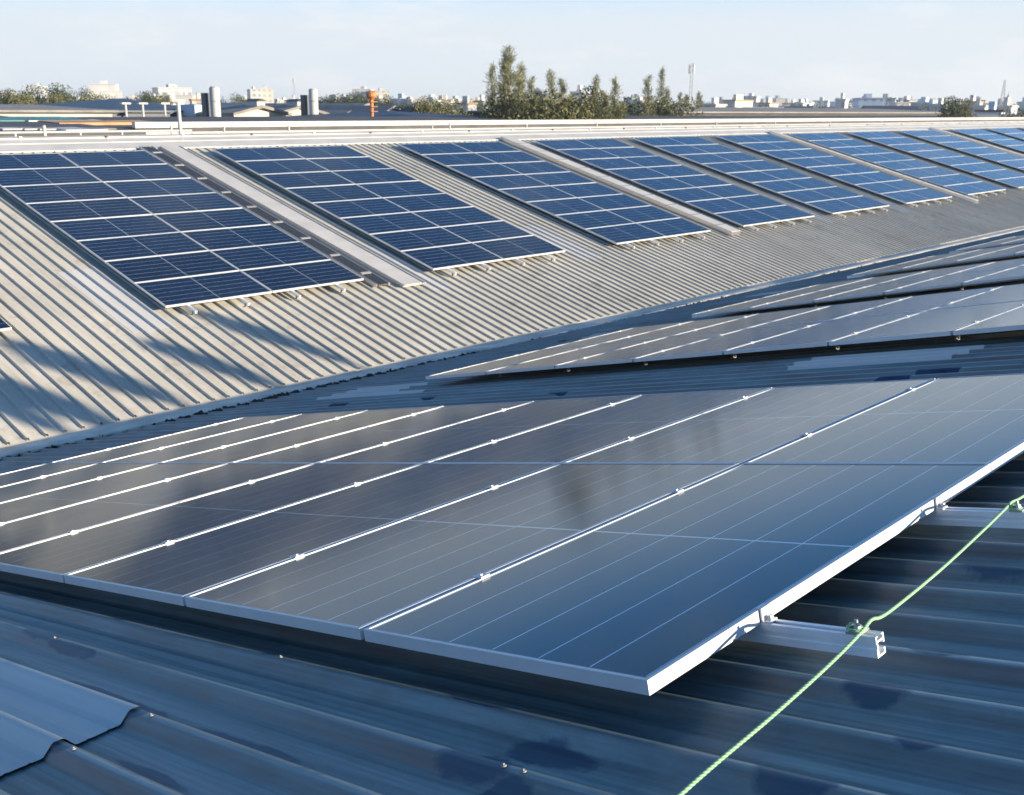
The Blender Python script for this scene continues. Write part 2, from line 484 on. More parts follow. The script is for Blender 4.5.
child(MB().prism(pv, (X0, 0, 0), (X1 - X0, 0, 0), (0, 1, 0), (0, 0, 1)).build('ridge_vent', M['grey_cap']), far)
# straps over the ridge vent
for k in range(36):
    x = 6.5 + k * 2.1
    child(MB().box((x, 25.78, zrf - .01), (x + .05, 25.83, zrf + .04)).build('strap', M['dark_cable'] if k % 2 else M['steel']), far)

# valley flashing between the roofs
def valley(x):
    return 0.045 * noise.noise(Vector((x * 0.7, 3.1, 0))) + 0.02 * noise.noise(Vector((x * 3.1, 9.1, 0)))
vs, fs = [], []
NXV = 700
for i in range(NXV + 1):
    x = X0 + (X1 - X0) * i / NXV
    ye = 12.80 + valley(x)
    zt = zF(YV, HF) - .048
    ze = max(zN(ye, HN) + .004, zt - .03)
    row = [(YV + .25, zF(YV + .25, HF) - .052), (YV - .03, zt), (ye + .12, ze + .012), (ye, ze + .006), (ye - .004, ze - .022)]
    for y, z in row: vs.append((x, y, z))
    if i:
        a = (i - 1) * 5; b = i * 5
        for k in range(4): fs.append((a + k, b + k, b + k + 1, a + k + 1))
fl = link('valley_flashing', mesh('valley_flashing', vs, fs), None, M['flashing'])
child(fl, far)

# translucent repair sheets let into the sunlit roof, and pale sheets in the shaded roof
def ragged(seed, amp=0.12):
    def e(x, side):
        return amp * (noise.noise(Vector((x * 3.7, seed + side * 5.3, 0))) + .5 * noise.noise(Vector((x * 11, seed + side * 3, 1))))
    return e
for k, (xa, xb, ya, yb) in enumerate([(8.0, 8.74, 15.75, 18.4), (19.45, 20.2, 15.9, 18.2), (14.35, 14.85, 15.6, 18.0), (31.5, 32.2, 15.9, 17.4), (43.2, 43.8, 15.6, 16.4), (37.1, 37.8, 15.8, 17.0)]):
    child(roof_sheet('translucent_sheet', xa, xb, ya, yb, lambda y: zF(y, HF), prof_f, PITCH_F, PHASE_F, None, M['skylight'], nsec=6, lift=.004, jitter=0.004, edge=ragged(k, .08)), far)
s = roof_sheet('overlapping_sheet', -3.0, 1.292, 2.70, 6.2, lambda y: zN(y, HN), prof_n, PITCH_N, PHASE_N, None, M['new_sheet'], nsec=8, lift=.008, edge=lambda x, sd: 0.02 * noise.noise(Vector((x * 6, sd, 0))))
child(s, near)
for k, (xa, xb, ya, yb) in enumerate([(7.80, 8.34, 2.85, 4.25), (8.02, 8.30, 9.0, 10.9), (8.02, 8.88, 9.75, 11.1), (13.3, 13.9, 9.4, 11.0), (19.3, 20.2, 9.9, 11.5)]):
    child(roof_sheet('pale_sheet', xa, xb, ya, yb, lambda y: zN(y, HN), prof_n, PITCH_N, PHASE_N, None, M['skylight'], nsec=8, lift=.004, jitter=0.004, edge=ragged(20 + k, .16)), near)

# sealant smeared round fixings on the shaded roof: blobs that follow the ribs
def sealant(cx, cy, rx, ry, seed):
    vs, fs = [], []
    N, RG = 28, 7
    vs.append((cx, cy, 0))
    for r in range(1, RG + 1):
        for k in range(N):
            t = 2 * math.pi * k / N
            q = r / RG * (1 + .32 * noise.noise(Vector((math.cos(t) * 1.6, math.sin(t) * 1.6, seed * 3.7))) + .12 * noise.noise(Vector((math.cos(t) * 5, math.sin(t) * 5, seed))))
            vs.append((cx + rx * q * math.cos(t), cy + ry * q * math.sin(t), r))
    out = []
    for x, y, r in vs:
        j = 0.004 * noise.noise(Vector((x * 1.3, y * 0.6, 0)))
        out.append((x, y, zN(y, HN) + profile_z(x, prof_n, PITCH_N, PHASE_N) + j + (.0035 if r < RG else .0015)))
    for k in range(N):
        fs.append((0, 1 + k, 1 + (k + 1) % N))
    for r in range(RG - 1):
        for k in range(N):
            a = 1 + r * N + k; b = 1 + r * N + (k + 1) % N
            fs.append((a, a + N, b + N, b))
    o = link('sealant_patch', mesh('sealant_patch', out, fs), None, M['sealant'], True)
    return child(o, near)
rs = random.Random(3)
for k in range(14):
    sealant(rs.choice([6.3, 6.5, 6.95, 7.2, 7.4, 7.6, 13.0, 13.2, 13.4]) + rs.uniform(-.05, .05), rs.uniform(1.4, 11.5), rs.uniform(.04, .09), rs.uniform(.08, .2), 50 + k)

# roofing screws near the camera
sm = MB().tube((0, 0, 0), (0, 0, .004), .011, .010, 12).tube((0, 0, .004), (0, 0, .011), .0055, .005, 6).me('screw')
for k, (c, y) in enumerate([(0, 2.60), (1, 2.60), (2, 3.80), (3, 2.62), (2, 1.42), (2, 1.36)]):
    x = PHASE_N + PITCH_N * c
    o = link('screw', sm, None, M['dull'])
    o.scale = (.65, .65, .65)
    o.location = (x, y, zN(y, HN) + .002); o.rotation_euler = (-AN, 0, 0)
    child(o, near)

# moss and leaf litter caught along the valley
rm = random.Random(11)
bm = bmesh.new()
for k in range(1500):
    if k < 1150: x = rm.gauss(9.4, 1.25)
    else: x = rm.uniform(4, 30)
    c = round((x - PHASE_N - PITCH_N / 2) / PITCH_N) * PITCH_N + PHASE_N + PITCH_N / 2 + rm.uniform(-.075, .075)
    if noise.noise(Vector((c * 1.1, 4.4, 0))) < -0.15 and k > 300: continue
    y = 12.79 - abs(rm.gauss(0, .05)) + .03
    r = rm.uniform(.014, .036) * (1.5 if k < 900 and rm.random() < .6 else 1)
    res = bmesh.ops.create_icosphere(bm, subdivisions=1, radius=r)
    for v in res['verts']:
        v.co += Vector((rm.uniform(-.4, .4), rm.uniform(-.4, .4), rm.uniform(-.4, .4))) * r
        v.co.z *= .8
        v.co += Vector((c, y, zN(y, HN) - .034 + rm.uniform(.0, .035)))
me = bpy.data.meshes.new('debris'); bm.to_mesh(me); bm.free()
tag(link('debris', me, None, M['moss']), 'dark moss and leaf litter caught along the valley gutter', 'debris', kind='stuff')

# ------------------------------------------------------------------ solar panels
TH, LIP = 0.036, 0.012
fb = MB()
fb.box((0, 0, -TH), (PL, LIP, 0)).box((0, PW - LIP, -TH), (PL, PW, 0)).box((0, LIP, -TH), (LIP, PW - LIP, 0)).box((PL - LIP, LIP, -TH), (PL, PW - LIP, 0))
frame_me = fb.me('frame'); frame_me.materials.append(M['alu'])
glass_me = mesh('glass', [(LIP, LIP, -.0025), (PL - LIP, LIP, -.0025), (PL - LIP, PW - LIP, -.0025), (LIP, PW - LIP, -.0025),
                          (LIP, LIP, -.008), (PL - LIP, LIP, -.008), (PL - LIP, PW - LIP, -.008), (LIP, PW - LIP, -.008)],
                [(0, 1, 2, 3), (7, 6, 5, 4), (0, 4, 5, 1), (1, 5, 6, 2), (2, 6, 7, 3), (3, 7, 4, 0)])
glass_me.materials.append(M['glass'])
proto = empty('solar_panel')
link('frame', frame_me, proto); link('glass', glass_me, proto)
used = [False]
rp = random.Random(5)
npanel = [0]
def panel(loc, a, label, group, tilt=0.0016):
    rot = (a + rp.gauss(0, tilt), rp.gauss(0, tilt), 0)
    if not used[0]:
        used[0] = True; o = proto; o.location = loc; o.rotation_euler = rot
    else:
        o = dup(proto, loc, rot)
    npanel[0] += 1
    return tag(o, label, 'solar panel', group)

def seen(P, m=60):
    d = P.dot(fw)
    if d < .1: return False
    u = 512 + F_PX * P.dot(rt) / d; v = 397.5 - F_PX * P.dot(up) / d
    return -m < u < 1024 + m and -m < v < 795 + m

NEAR_AR = [(NX0, NY0, 'foreground array'), (8.36, NY0 - .2, 'array right behind the foreground one'), (13.98, NY0 - .25, 'third array counting from the foreground'), (20.3, NY0 + .15, 'fourth array counting from the foreground'),
           (26.1, NY0 + .3, 'fifth array counting from the foreground'), (32.0, NY0 + .3, 'sixth array counting from the foreground')]
for ax, ay, aname in NEAR_AR:
    for i in range(8):
        for j in range(2):
            s = i * (PW + GAP)
            P = Vector((ax + j * (PL + .007), ay + s * math.cos(AN), zN(ay) - s * math.sin(AN)))
            cs = [P + Vector((dx * PL, dy * PW * math.cos(AN), -dy * PW * math.sin(AN))) for dx in (0, 1) for dy in (0, 1)]
            if not any(seen(c) for c in cs): continue
            lab = 'dark panel, %s column, %s row from the roof ridge, %s' % ('near' if j == 0 else 'back', ORD[i], aname)
            panel(P, -AN - .0003, lab, 'solar panels on the shaded roof', 0.00015)

FAR_X = [2.06, 8.81, 14.88, 21.07, 27.01, 32.47, 38.12, 43.96, 49.75, 55.6, 62.6, 68.2, 74.0]
for k, ax in enumerate(FAR_X):
    for i in range(8):
        for j in range(2):
            s = (i + 1) * (PW + GAP) - GAP
            P = Vector((ax + j * (PL + GAP), FY0 - s * math.cos(AF), FZ0 - s * math.sin(AF)))
            cs = [P + Vector((dx * PL, dy * PW * math.cos(AF), dy * PW * math.sin(AF))) for dx in (0, 1) for dy in (0, 1)]
            if not any(seen(c, 150 if k < 2 else 20) for c in cs): continue
            lab = 'blue panel, %s column, %s row below ridge, %s array from the left, sunlit roof' % ('left' if j == 0 else 'right', ORD[i], ORD[k])
            panel(P, AF, lab, 'solar panels on the sunlit roof', 0.001)
print('panels', npanel[0])

# ------------------------------------------------------------------ mounting rails with feet and clamps
RW, RH = 0.042, 0.052
rail_prof = [(-.021, 0), (-.021, -.018), (-.017, -.020), (-.017, -.030), (-.021, -.032), (-.021, -.052), (.021, -.052), (.021, -.036), (.013, -.036), (.013, -.040), (.016, -.040), (.016, -.047),
             (-.012, -.047), (-.012, -.016), (.016, -.016), (.016, -.024), (.021, -.024), (.021, 0), (.009, 0), (.009, -.003), (.016, -.003), (.016, -.011), (-.016, -.011), (-.016, -.003), (-.009, -.003), (-.009, 0)]
def rail_mesh(L):
    return MB().prism(rail_prof, (0, 0, 0), (0, L, 0), (1, 0, 0), (0, 0, 1)).me('channel')
clampm = MB().box((-.020, -.022, .0), (.020, .022, .005)).tube((0, 0, .005), (0, 0, .009), .0075, .007, 6).me('mid_clamp')
endm = MB().box((-.020, -.026, -.036), (.020, -.003, -.030)).box((-.020, -.008, -.030), (.020, -.003, .004)).box((-.020, -.003, .0005), (.020, .010, .004)).tube((0, -.018, -.031), (0, -.018, -.018), .009, .008, 6).me('end_clamp')
footm = MB().box((-.062, -.02, -.092), (-.022, .02, -.086)).box((-.027, -.02, -.086), (-.022, .02, -.040)).tube((-.034, 0, -.060), (-.022, 0, -.060), .009, .009, 6).tube((-.045, 0, -.086), (-.045, 0, -.076), .008, .008, 6).me('rail_foot')
boltm = MB().box((-.022, -.020, .000), (.022, .020, .006)).tube((0, 0, .006), (0, 0, .018), .010, .009, 6).tube((0, 0, .018), (0, 0, .030), .005, .005, 8).me('end_bolt')

def add(me, root, loc, mat, name):
    o = link(name, me, root, mat)
    o.location = loc
    return o

def frame_at(x, y, h, a, sgn):
    """empty whose local y runs along the slope"""
    return None

Ln = 8 * (PW + GAP) + .31 + .12
railn = rail_mesh(Ln)
for q, (ax, ay, aname) in enumerate(NEAR_AR):
    for r, dx in enumerate((.50, 1.61, 2.12 + .55, 2.12 + 1.72)):
        ext = .31 if (q == 0) else .12
        y0 = ay - ext * math.cos(AN)
        org = Vector((ax + dx, y0, zN(y0))) - nN * TH
        if q > 2 and r > 0 or q > 4: continue
        root = empty('mounting_rail', org, (-AN, 0, 0))
        if q == 0:
            lab = ['aluminium rail jutting past the lit frame beside the knotted rope, nearest the camera', 'aluminium rail jutting past the lit frame where the rope leaves the picture',
                   'front rail beneath the back column of the foreground array', 'back rail beneath the back column of the foreground array'][r]
        else:
            lab = '%s aluminium rail from the near edge of the %s' % (ORD[r], aname)
        tag(root, lab, 'mounting rail', 'rails under the arrays of the shaded roof')
        add(railn, root, (0, 0, 0), M['rail'], 'channel')
        if q < 3:
            nf = 8
            for k in range(nf):
                add(footm, root, (0, (.22 if q else .80) + k * 1.08, 0), M['dull'], 'rail_foot')
            for i in range(9):
                yy = ext + i * (PW + GAP) - (GAP / 2 if 0 < i < 8 else (GAP if i == 8 else 0))
                if i == 0:
                    add(endm, root, (0, yy, TH), M['alu'], 'end_clamp')
                elif i == 8:
                    o = add(endm, root, (0, yy, TH), M['alu'], 'end_clamp'); o.rotation_euler = (0, 0, math.pi)
                else:
                    add(clampm, root, (0, yy, TH + .0005), M['alu'], 'mid_clamp')
        if q == 0:
            add(boltm, root, (0, .055, .001), M['steel'], 'end_bolt')

Lf = 8 * (PW + GAP) + .26 + .05
railf = rail_mesh(Lf)
footf = MB().box((-.062, -.02, -.104), (-.022, .02, -.098)).box((-.027, -.02, -.098), (-.022, .02, -.040)).tube((-.036, 0, -.060), (-.022, 0, -.060), .009, .009, 6).me('rail_foot')
for k, ax in enumerate(FAR_X[:9]):
    s = 8 * (PW + GAP) - GAP + .26
    for r, dx in enumerate((.42, 1.45, 2.12 + .42, 2.12 + 1.45)):
        if k == 0 and r < 3: continue
        org = Vector((ax + dx, FY0 - s * math.cos(AF), FZ0 - s * math.sin(AF))) - nF * TH
        root = empty('mounting_rail', org, (AF, 0, 0))
        tag(root, '%s aluminium rail end below the %s array from the left on sunlit roof' % (ORD[r], ORD[k]), 'mounting rail', 'rail ends below the arrays of the sunlit roof')
        add(railf, root, (0, 0, 0), M['rail'], 'channel')
        add(footf, root, (0, .07, 0), M['dull'], 'rail_foot')
        add(footf, root, (0, 1.5, 0), M['dull'], 'rail_foot')

# ------------------------------------------------------------------ trays and walkway on the sunlit roof
def slope_box(x0, x1, y0, y1, h0, h1, mb=None):
    mb = mb or MB()
    P = Vector((x0, y0, zF(y0)))
    ax = Vector((0, y1 - y0, zF(y1) - zF(y0)))
    return mb.prism([(0, h0), (x1 - x0, h0), (x1 - x0, h1), (0, h1)], P, ax, (1, 0, 0), nF)
tw = empty('walkway', (14.05, 15.9, zF(15.9, HF)))
tag(tw, 'broad white walkway strip running up the sunlit roof beside the dark cable ladder', 'walkway')
child(slope_box(13.78, 14.32, 15.85, 24.93, -HF + .002, -HF + .045).build('tread', M['white_metal']), tw)
mbx = MB()
slope_box(13.77, 13.80, 15.8, 24.90, -HF + .046, -HF + .065, mbx); slope_box(14.30, 14.33, 15.8, 24.90, -HF + .046, -HF + .065, mbx)
child(mbx.build('edge_strip', M['white_metal']), tw)
lad = empty('cable_ladder', (13.35, 16.2, zF(16.2, HF)))
tag(lad, 'dark cable ladder with pale cross pieces along the second array from the left', 'cable ladder')
mbx = MB(); slope_box(13.20, 13.24, 16.0, 24.90, -HF + .003, -HF + .07, mbx); slope_box(13.52, 13.56, 16.0, 24.90, -HF + .003, -HF + .07, mbx)
child(mbx.build('side_rail', M['steel']), lad)
mbx = MB()
for xx in (13.29, 13.35, 13.41, 13.46):
    a, b = Vector((xx, 16.0, zF(16.0))) - nF * (HF - .04), Vector((xx + .01, 24.9, zF(24.9))) - nF * (HF - .04)
    mbx.tube(a, b, .024, n=6)
child(mbx.build('cable', plain('grey_cable', (0.10, 0.10, 0.10), .6)), lad)
for k in range(9):
    y = 16.5 + k * .98
    child(slope_box(13.26, 13.50, y, y + .07, -HF + .071, -HF + .085).build('cross_piece', M['grey_cap']), lad)
def tray(xa, xb, y0, label):
    t = empty('cable_tray', ((xa + xb) / 2, y0, zF(y0, HF)))
    tag(t, label, 'cable tray', 'covered cable trays between the arrays')
    child(slope_box(xa, xb, y0, 24.93, -HF + .002, -HF + .10).build('tray_body', M['steel']), t)
    child(slope_box(xa - .012, xb + .012, y0 + .02, 24.93, -HF + .102, -HF + .114).build('tray_lid', M['white_metal']), t)
    for k in range(10):
        y = y0 + .5 + k * .85
        child(slope_box(xa - .03, xb + .03, y, y + .05, -HF + .116, -HF + .124).build('tray_strap', M['steel']), t)
    return t
tray(26.05, 26.50, 15.95, 'white lidded cable tray between fourth and fifth arrays on sunlit roof')
tray(43.30, 43.62, 15.6, 'white lidded cable tray between seventh and eighth arrays on sunlit roof')
tray(60.9, 61.3, 15.8, 'most distant white cable tray crossing the sunlit roof')

# ------------------------------------------------------------------ ridge railing, pole
rl = empty('ridge_railing', (14, 26.5, zrf))
tag(rl, 'thin pale pipe railing with short posts along the sunlit roof ridge', 'railing')
child(MB().tube((9.0, 26.5, zrf + .12), (15.6, 26.5, zrf + .12), .028, n=8).build('pipe', M['white_metal']), rl)
child(MB().tube((15.6, 26.5, zrf + .05), (80, 26.5, zrf + .05), .024, n=8).build('pipe', M['white_metal']), rl)
for x, h in [(10.9, .12), (12.5, .1), (13.6, .12), (15.0, .25), (16.6, .22), (18.75, .22), (24.4, .18), (25.2, .26), (29.0, .2), (33.0, .24), (37.2, .2), (41.4, .22), (46.5, .2), (52.0, .2), (58, .2)]:
    child(MB().tube((x, 26.5, zrf - .14), (x, 26.5, zrf + h), .03, n=8).build('post', M['white_metal']), rl)
pl = MB()
P = at_y(180.5, 134, 26.5)
pl.tube((P.x, 26.5, zrf - .3), (P.x, 26.5, zrf + .82), .055, .052, 12)
po = empty('pole', (P.x, 26.5, zrf))
tag(po, 'tall white pole standing on the ridge beside the railing', 'pole')
child(pl.build('shaft', M['white_metal']), po)
child(MB().tube((P.x, 26.5, zrf + .82), (P.x, 26.5, zrf + .835), .062, .062, 12).build('pole_cap', M['white_metal']), po)
child(MB().tube((P.x - .03, 26.5, zrf + .66), (P.x - .42, 26.45, zrf + .50), .012, n=6).build('stay', M['steel']), po)
P2 = at_y(45, 138, 26.5)
child(MB().tube((P2.x, 26.5, zrf - .2), (P2.x, 26.5, zrf + .28), .045, .045, 10).build('post', M['white_metal']), rl)

# ------------------------------------------------------------------ green rope
def rope_pt(x, y, h): return Vector((x, y, zN(y, h)))
def sweep(name, pts, r, mat, parent=None, n=10, sub=8, cr=True):
    P = [Vector(p) for p in pts]
    if cr:
        Q = []
        for i in range(len(P) - 1):
            p0, p1, p2, p3 = P[max(i - 1, 0)], P[i], P[i + 1], P[min(i + 2, len(P) - 1)]
            for k in range(sub):
                t = k / sub
                Q.append(.5 * ((2 * p1) + (p2 - p0) * t + (2 * p0 - 5 * p1 + 4 * p2 - p3) * t * t + (3 * p1 - p0 - 3 * p2 + p3) * t ** 3))
        P = Q + [P[-1]]
    vs, fs = [], []
    for i, p in enumerate(P):
        d = (P[min(i + 1, len(P) - 1)] - P[max(i - 1, 0)]).normalized()
        a = d.cross(Vector((0, 0, 1))).normalized(); b_ = a.cross(d)
        for k in range(n):
            t = 2 * math.pi * k / n
            vs.append(p + a * (r * math.cos(t)) + b_ * (r * math.sin(t)))
        if i:
            for k in range(n):
                j = (k + 1) % n
                fs.append(((i - 1) * n + k, (i - 1) * n + j, i * n + j, i * n + k))
    fs.append(tuple(range(n))); fs.append(tuple(range(len(vs) - n, len(vs))))
    return link(name, mesh(name, vs, fs), parent, mat, True)
pts = [(-.6, .82, .118), (.2, .87, .108), (.9, .915, .092), (1.49, .955, .078), (1.83, .958, .066), (2.08, .955, .044), (2.23, .954, .022), (2.275, .958, .016), (2.31, .962, .018), (2.42, .970, .040), (2.8, .993, .054), (3.15, 1.004, .040),
       (3.36, 1.004, .018), (3.40, 1.006, .016), (3.6, 1.01, .03), (4.4, 1.02, .03), (5.6, 1.02, .03)]
m, n, l, b = new_mat('green_braided_rope')
wv = n.new('ShaderNodeTexWave'); wv.inputs['Scale'].default_value = 45; wv.inputs['Distortion'].default_value = 1.5; wv.bands_direction = 'DIAGONAL'
tc = n.new('ShaderNodeTexCoord'); l.new(tc.outputs['Object'], wv.inputs['Vector'])
mi = n.new('ShaderNodeMix'); mi.data_type = 'RGBA'
mi.inputs['A'].default_value = (0.17, 0.38, 0.18, 1); mi.inputs['B'].default_value = (0.36, 0.58, 0.36, 1)
l.new(wv.outputs['Fac'], mi.inputs['Factor']); l.new(mi.outputs['Result'], b.inputs['Base Color'])
bp = n.new('ShaderNodeBump'); bp.inputs['Strength'].default_value = .6; bp.inputs['Distance'].default_value = .003
l.new(wv.outputs['Fac'], bp.inputs['Height']); l.new(bp.outputs[0], b.inputs['Normal']); b.inputs['Roughness'].default_value = .7
M['rope'] = m
ro = sweep('safety_rope', [rope_pt(*q) for q in pts], .0044, m)
tag(ro, 'thin green rope stretched across the ends of the aluminium rails', 'rope')
def knot(x, y, h):
    c = Vector((x, y, zN(y, h)))
    q = [c + Vector((.016 * math.cos(k / 40 * 13.8), .016 * math.sin(k / 40 * 13.8), .010 * (k / 40))) for k in range(41)]
    sweep('knot', q, .0048, m, ro, 8, cr=False)
for dx in (.50, 1.61):
    yk = NY0 - (.31 - .055) * math.cos(AN)
    knot(NX0 + dx, yk, .034)

# ------------------------------------------------------------------ vegetation
def leaf_mat(name, c0, c1):
    m, n, l, b = new_mat(name)
    tc = n.new('ShaderNodeTexCoord'); nz = n.new('ShaderNodeTexNoise'); nz.inputs['Scale'].default_value = 1.1; nz.inputs['Detail'].default_value = 4
    l.new(tc.outputs['Object'], nz.inputs['Vector'])
    cr = n.new('ShaderNodeValToRGB'); cr.color_ramp.elements[0].position = .35; cr.color_ramp.elements[1].position = .68
    cr.color_ramp.elements[0].color = (*c0, 1); cr.color_ramp.elements[1].color = (*c1, 1)
    l.new(nz.outputs['Fac'], cr.inputs[0]); l.new(cr.outputs[0], b.inputs['Base Color'])
    b.inputs['Roughness'].default_value = .6
    b.inputs['Specular IOR Level'].default_value = .25
    return m
M['bark'] = plain('bark', (0.10, 0.08, 0.06), .9, var=.3, scale=6)
M['feather_leaf'] = leaf_mat('casuarina_needles', (0.125, 0.135, 0.062), (0.29, 0.275, 0.135))
M['leaf'] = leaf_mat('broad_leaves', (0.022, 0.038, 0.014), (0.070, 0.088, 0.032))
M['yellow_leaf'] = leaf_mat('yellow_green_leaves', (0.075, 0.085, 0.032), (0.18, 0.165, 0.068))

def leaf_quad(vs, fs, c, d, ln, wd, rnd):
    d = d.normalized(); s = d.cross(Vector((rnd.gauss(0, 1), rnd.gauss(0, 1), rnd.gauss(0, 1))))
    if s.length < 1e-4: s = Vector((1, 0, 0))
    s = s.normalized() * wd
    i = len(vs)
    vs += [c - s * .4, c + d * ln * .5 - s, c + d * ln, c + d * ln * .5 + s]
    fs.append((i, i + 1, i + 2, i + 3))

def casuarina(seed, H, spread, dens=1.5):
    """feathery conical tree: leaning leader, upswept sprays with gaps"""
    rnd = random.Random(seed)
    vs, fs = [], []
    tb = MB()
    lean = Vector((rnd.uniform(-.03, .03), rnd.uniform(-.03, .03), 1))
    tb.tube((0, 0, 0), lean * H * .5, .02 * H, .012 * H, 7).tube(lean * H * .5, lean * H * .985, .012 * H, .001 * H, 6)
    nb = int(95 * dens)
    for k in range(nb):
        t = (k + rnd.random()) / nb
        z = H * (.10 + .89 * t ** .9)
        u = (z / H)
        L = spread * (1 - u) ** .95 * rnd.uniform(.5, 1.15) + .018 * H * rnd.uniform(.3, .8)
        a = rnd.uniform(0, 2 * math.pi)
        dirv = Vector((math.cos(a), math.sin(a), rnd.uniform(.35, .95))).normalized()
        p0 = lean * z
        if k % 3 == 0: tb.tube(p0, p0 + dirv * L * .8, .004 * H * (1 - u) + .006, .004, 5, False)
        ns = int(42 * dens * (.4 + L / spread))
        for q in range(ns):
            f = rnd.random() ** .7
            c = p0 + dirv * L * f + Vector((rnd.gauss(0, 1), rnd.gauss(0, 1), rnd.gauss(0, .8))) * (.05 * spread * (.4 + f))
            d = dirv + Vector((rnd.gauss(0, .5), rnd.gauss(0, .5), rnd.gauss(.25, .5)))
            leaf_quad(vs, fs, c, d, rnd.uniform(.03, .075) * H * .5, rnd.uniform(.0009, .0020) * H, rnd)
    return tb.me('trunk'), mesh('crown', vs, fs)

def broad(seed, H, W, dens=1.0, flat=1.0):
    """round tree: several leaf clumps round limbs"""
    rnd = random.Random(seed)
    vs, fs = [], []
    tb = MB()
    tb.tube((0, 0, 0), (0, 0, H * .45), .035 * H, .022 * H, 7)
    ncl = int(34 * dens)
    for k in range(ncl):
        a = rnd.uniform(0, 2 * math.pi); r = W * .5 * math.sqrt(rnd.random()) * .85
        hz = H * (.34 + .52 * rnd.random() * math.sqrt(max(0, 1 - (r / (W * .5)) ** 2) + .15) * flat)
        c = Vector((r * math.cos(a), r * math.sin(a), hz))
        R_ = rnd.uniform(.13, .23) * W
        if k % 2 == 0: tb.tube((0, 0, H * rnd.uniform(.25, .45)), c, .012 * H, .003 * H, 5, False)
        for q in range(int(560 * dens)):
            v = Vector((rnd.gauss(0, 1), rnd.gauss(0, 1), rnd.gauss(0, 1))).normalized() * R_ * (rnd.random() ** .45)
            v.z *= .8
            d = v + Vector((rnd.gauss(0, .5), rnd.gauss(0, .5), rnd.gauss(0, .5))) * R_
            leaf_quad(vs, fs, c + v, d, rnd.uniform(.009, .019) * W, rnd.uniform(.008, .014) * W, rnd)
    zt = sorted(v.z for v in vs)[int(len(vs) * .995)]
    k = H / zt
    vs = [Vector((v.x, v.y, v.z * k)) for v in vs]
    return tb.me('trunk'), mesh('crown', vs, fs)

CAS = [casuarina(s, 10.0, 2.1) for s in (1, 2, 3)]
for a, b in CAS: a.materials.append(M['bark']); b.materials.append(M['feather_leaf'])
BRO = [broad(s, 8.0, 8.5) for s in (4, 5, 6)]
for i, (a, b) in enumerate(BRO): a.materials.append(M['bark']); b.materials.append(M['yellow_leaf'] if i == 2 else M['leaf'])
SMALL = [broad(s, 8.0, 9.0, .5) for s in (14, 15)]
for i, (a, b) in enumerate(SMALL): a.materials.append(M['bark']); b.materials.append(M['leaf'])
rt_ = random.Random(21)
def tree(kind, u, v_top, D, width=1.0, label='', group=None, name='tree', z0=GZ):
    tm, cm = kind
    P = at(u, v_top, D)
    H0 = 10.0 if kind in CAS else 8.0
    o = empty(name, (P.x, P.y, z0), (0, 0, rt_.uniform(0, 6.28)))
    sz = (P.z - z0) / H0
    o.scale = (sz * width, sz * width, sz)
    link('trunk', tm, o); link('crown', cm, o)
    return tag(o, label, 'tree', group)

cas_list = [(493.5, 66, 84, .75, 'slim casuarina at the left edge of the tall feathery clump'), (501, 57, 86, .8, 'second tallest pointed casuarina in the tall feathery clump'), (508, 48, 85, .95, 'tallest pointed casuarina above the sunlit ridge'),
            (515, 74, 82, .9, 'bushy casuarina just right of the tallest casuarina tip'), (525, 64, 97, .8, 'thin pale casuarina with a bare tip beside the tallest clump'), (533, 78, 95, .8, 'low thin casuarina between the tall clump and the twin tips'),
            (540, 90, 88, 1.1, 'short bushy casuarina filling the gap beside the tall clump'), (551, 72, 88, .8, 'dark pointed casuarina of the middle pair'), (560, 80, 88, .95, 'shorter leaning casuarina of the middle pair'), (569, 97, 86, 1.2, 'low bushy casuarina at the right foot of the middle pair'),
            (596, 77, 90, .7, 'thin sparse casuarina over the round bush'), (602, 93, 86, 1.2, 'low bushy casuarina below the thin sparse tip'), (613, 79, 88, .8, 'neat cone shaped casuarina with a sharp tip'), (624, 104, 88, 1.2, 'low bushy casuarina beside the dark roof'),
            (650, 77, 105, .85, 'dark cone shaped casuarina left of the tallest pale pair'), (662, 69, 118, .6, 'tall thin pale casuarina beside the radio mast'), (670, 88, 118, .7, 'short pale casuarina beside the radio mast'),
            (681, 93, 190, .9, 'small distant casuarina left of the radio mast'), (688, 95, 200, 1.0, 'small distant casuarina at the foot of the radio mast'), (697, 92, 200, .8, 'small distant casuarina right of the radio mast'), (702, 96, 210, .8, 'last small distant casuarina in the row by the mast')]
for k, (u, v, D, wd, lab) in enumerate(cas_list):
    tree(CAS[k % 3], u, v, D, wd, lab, 'casuarinas beyond the ridge', 'casuarina_tree')
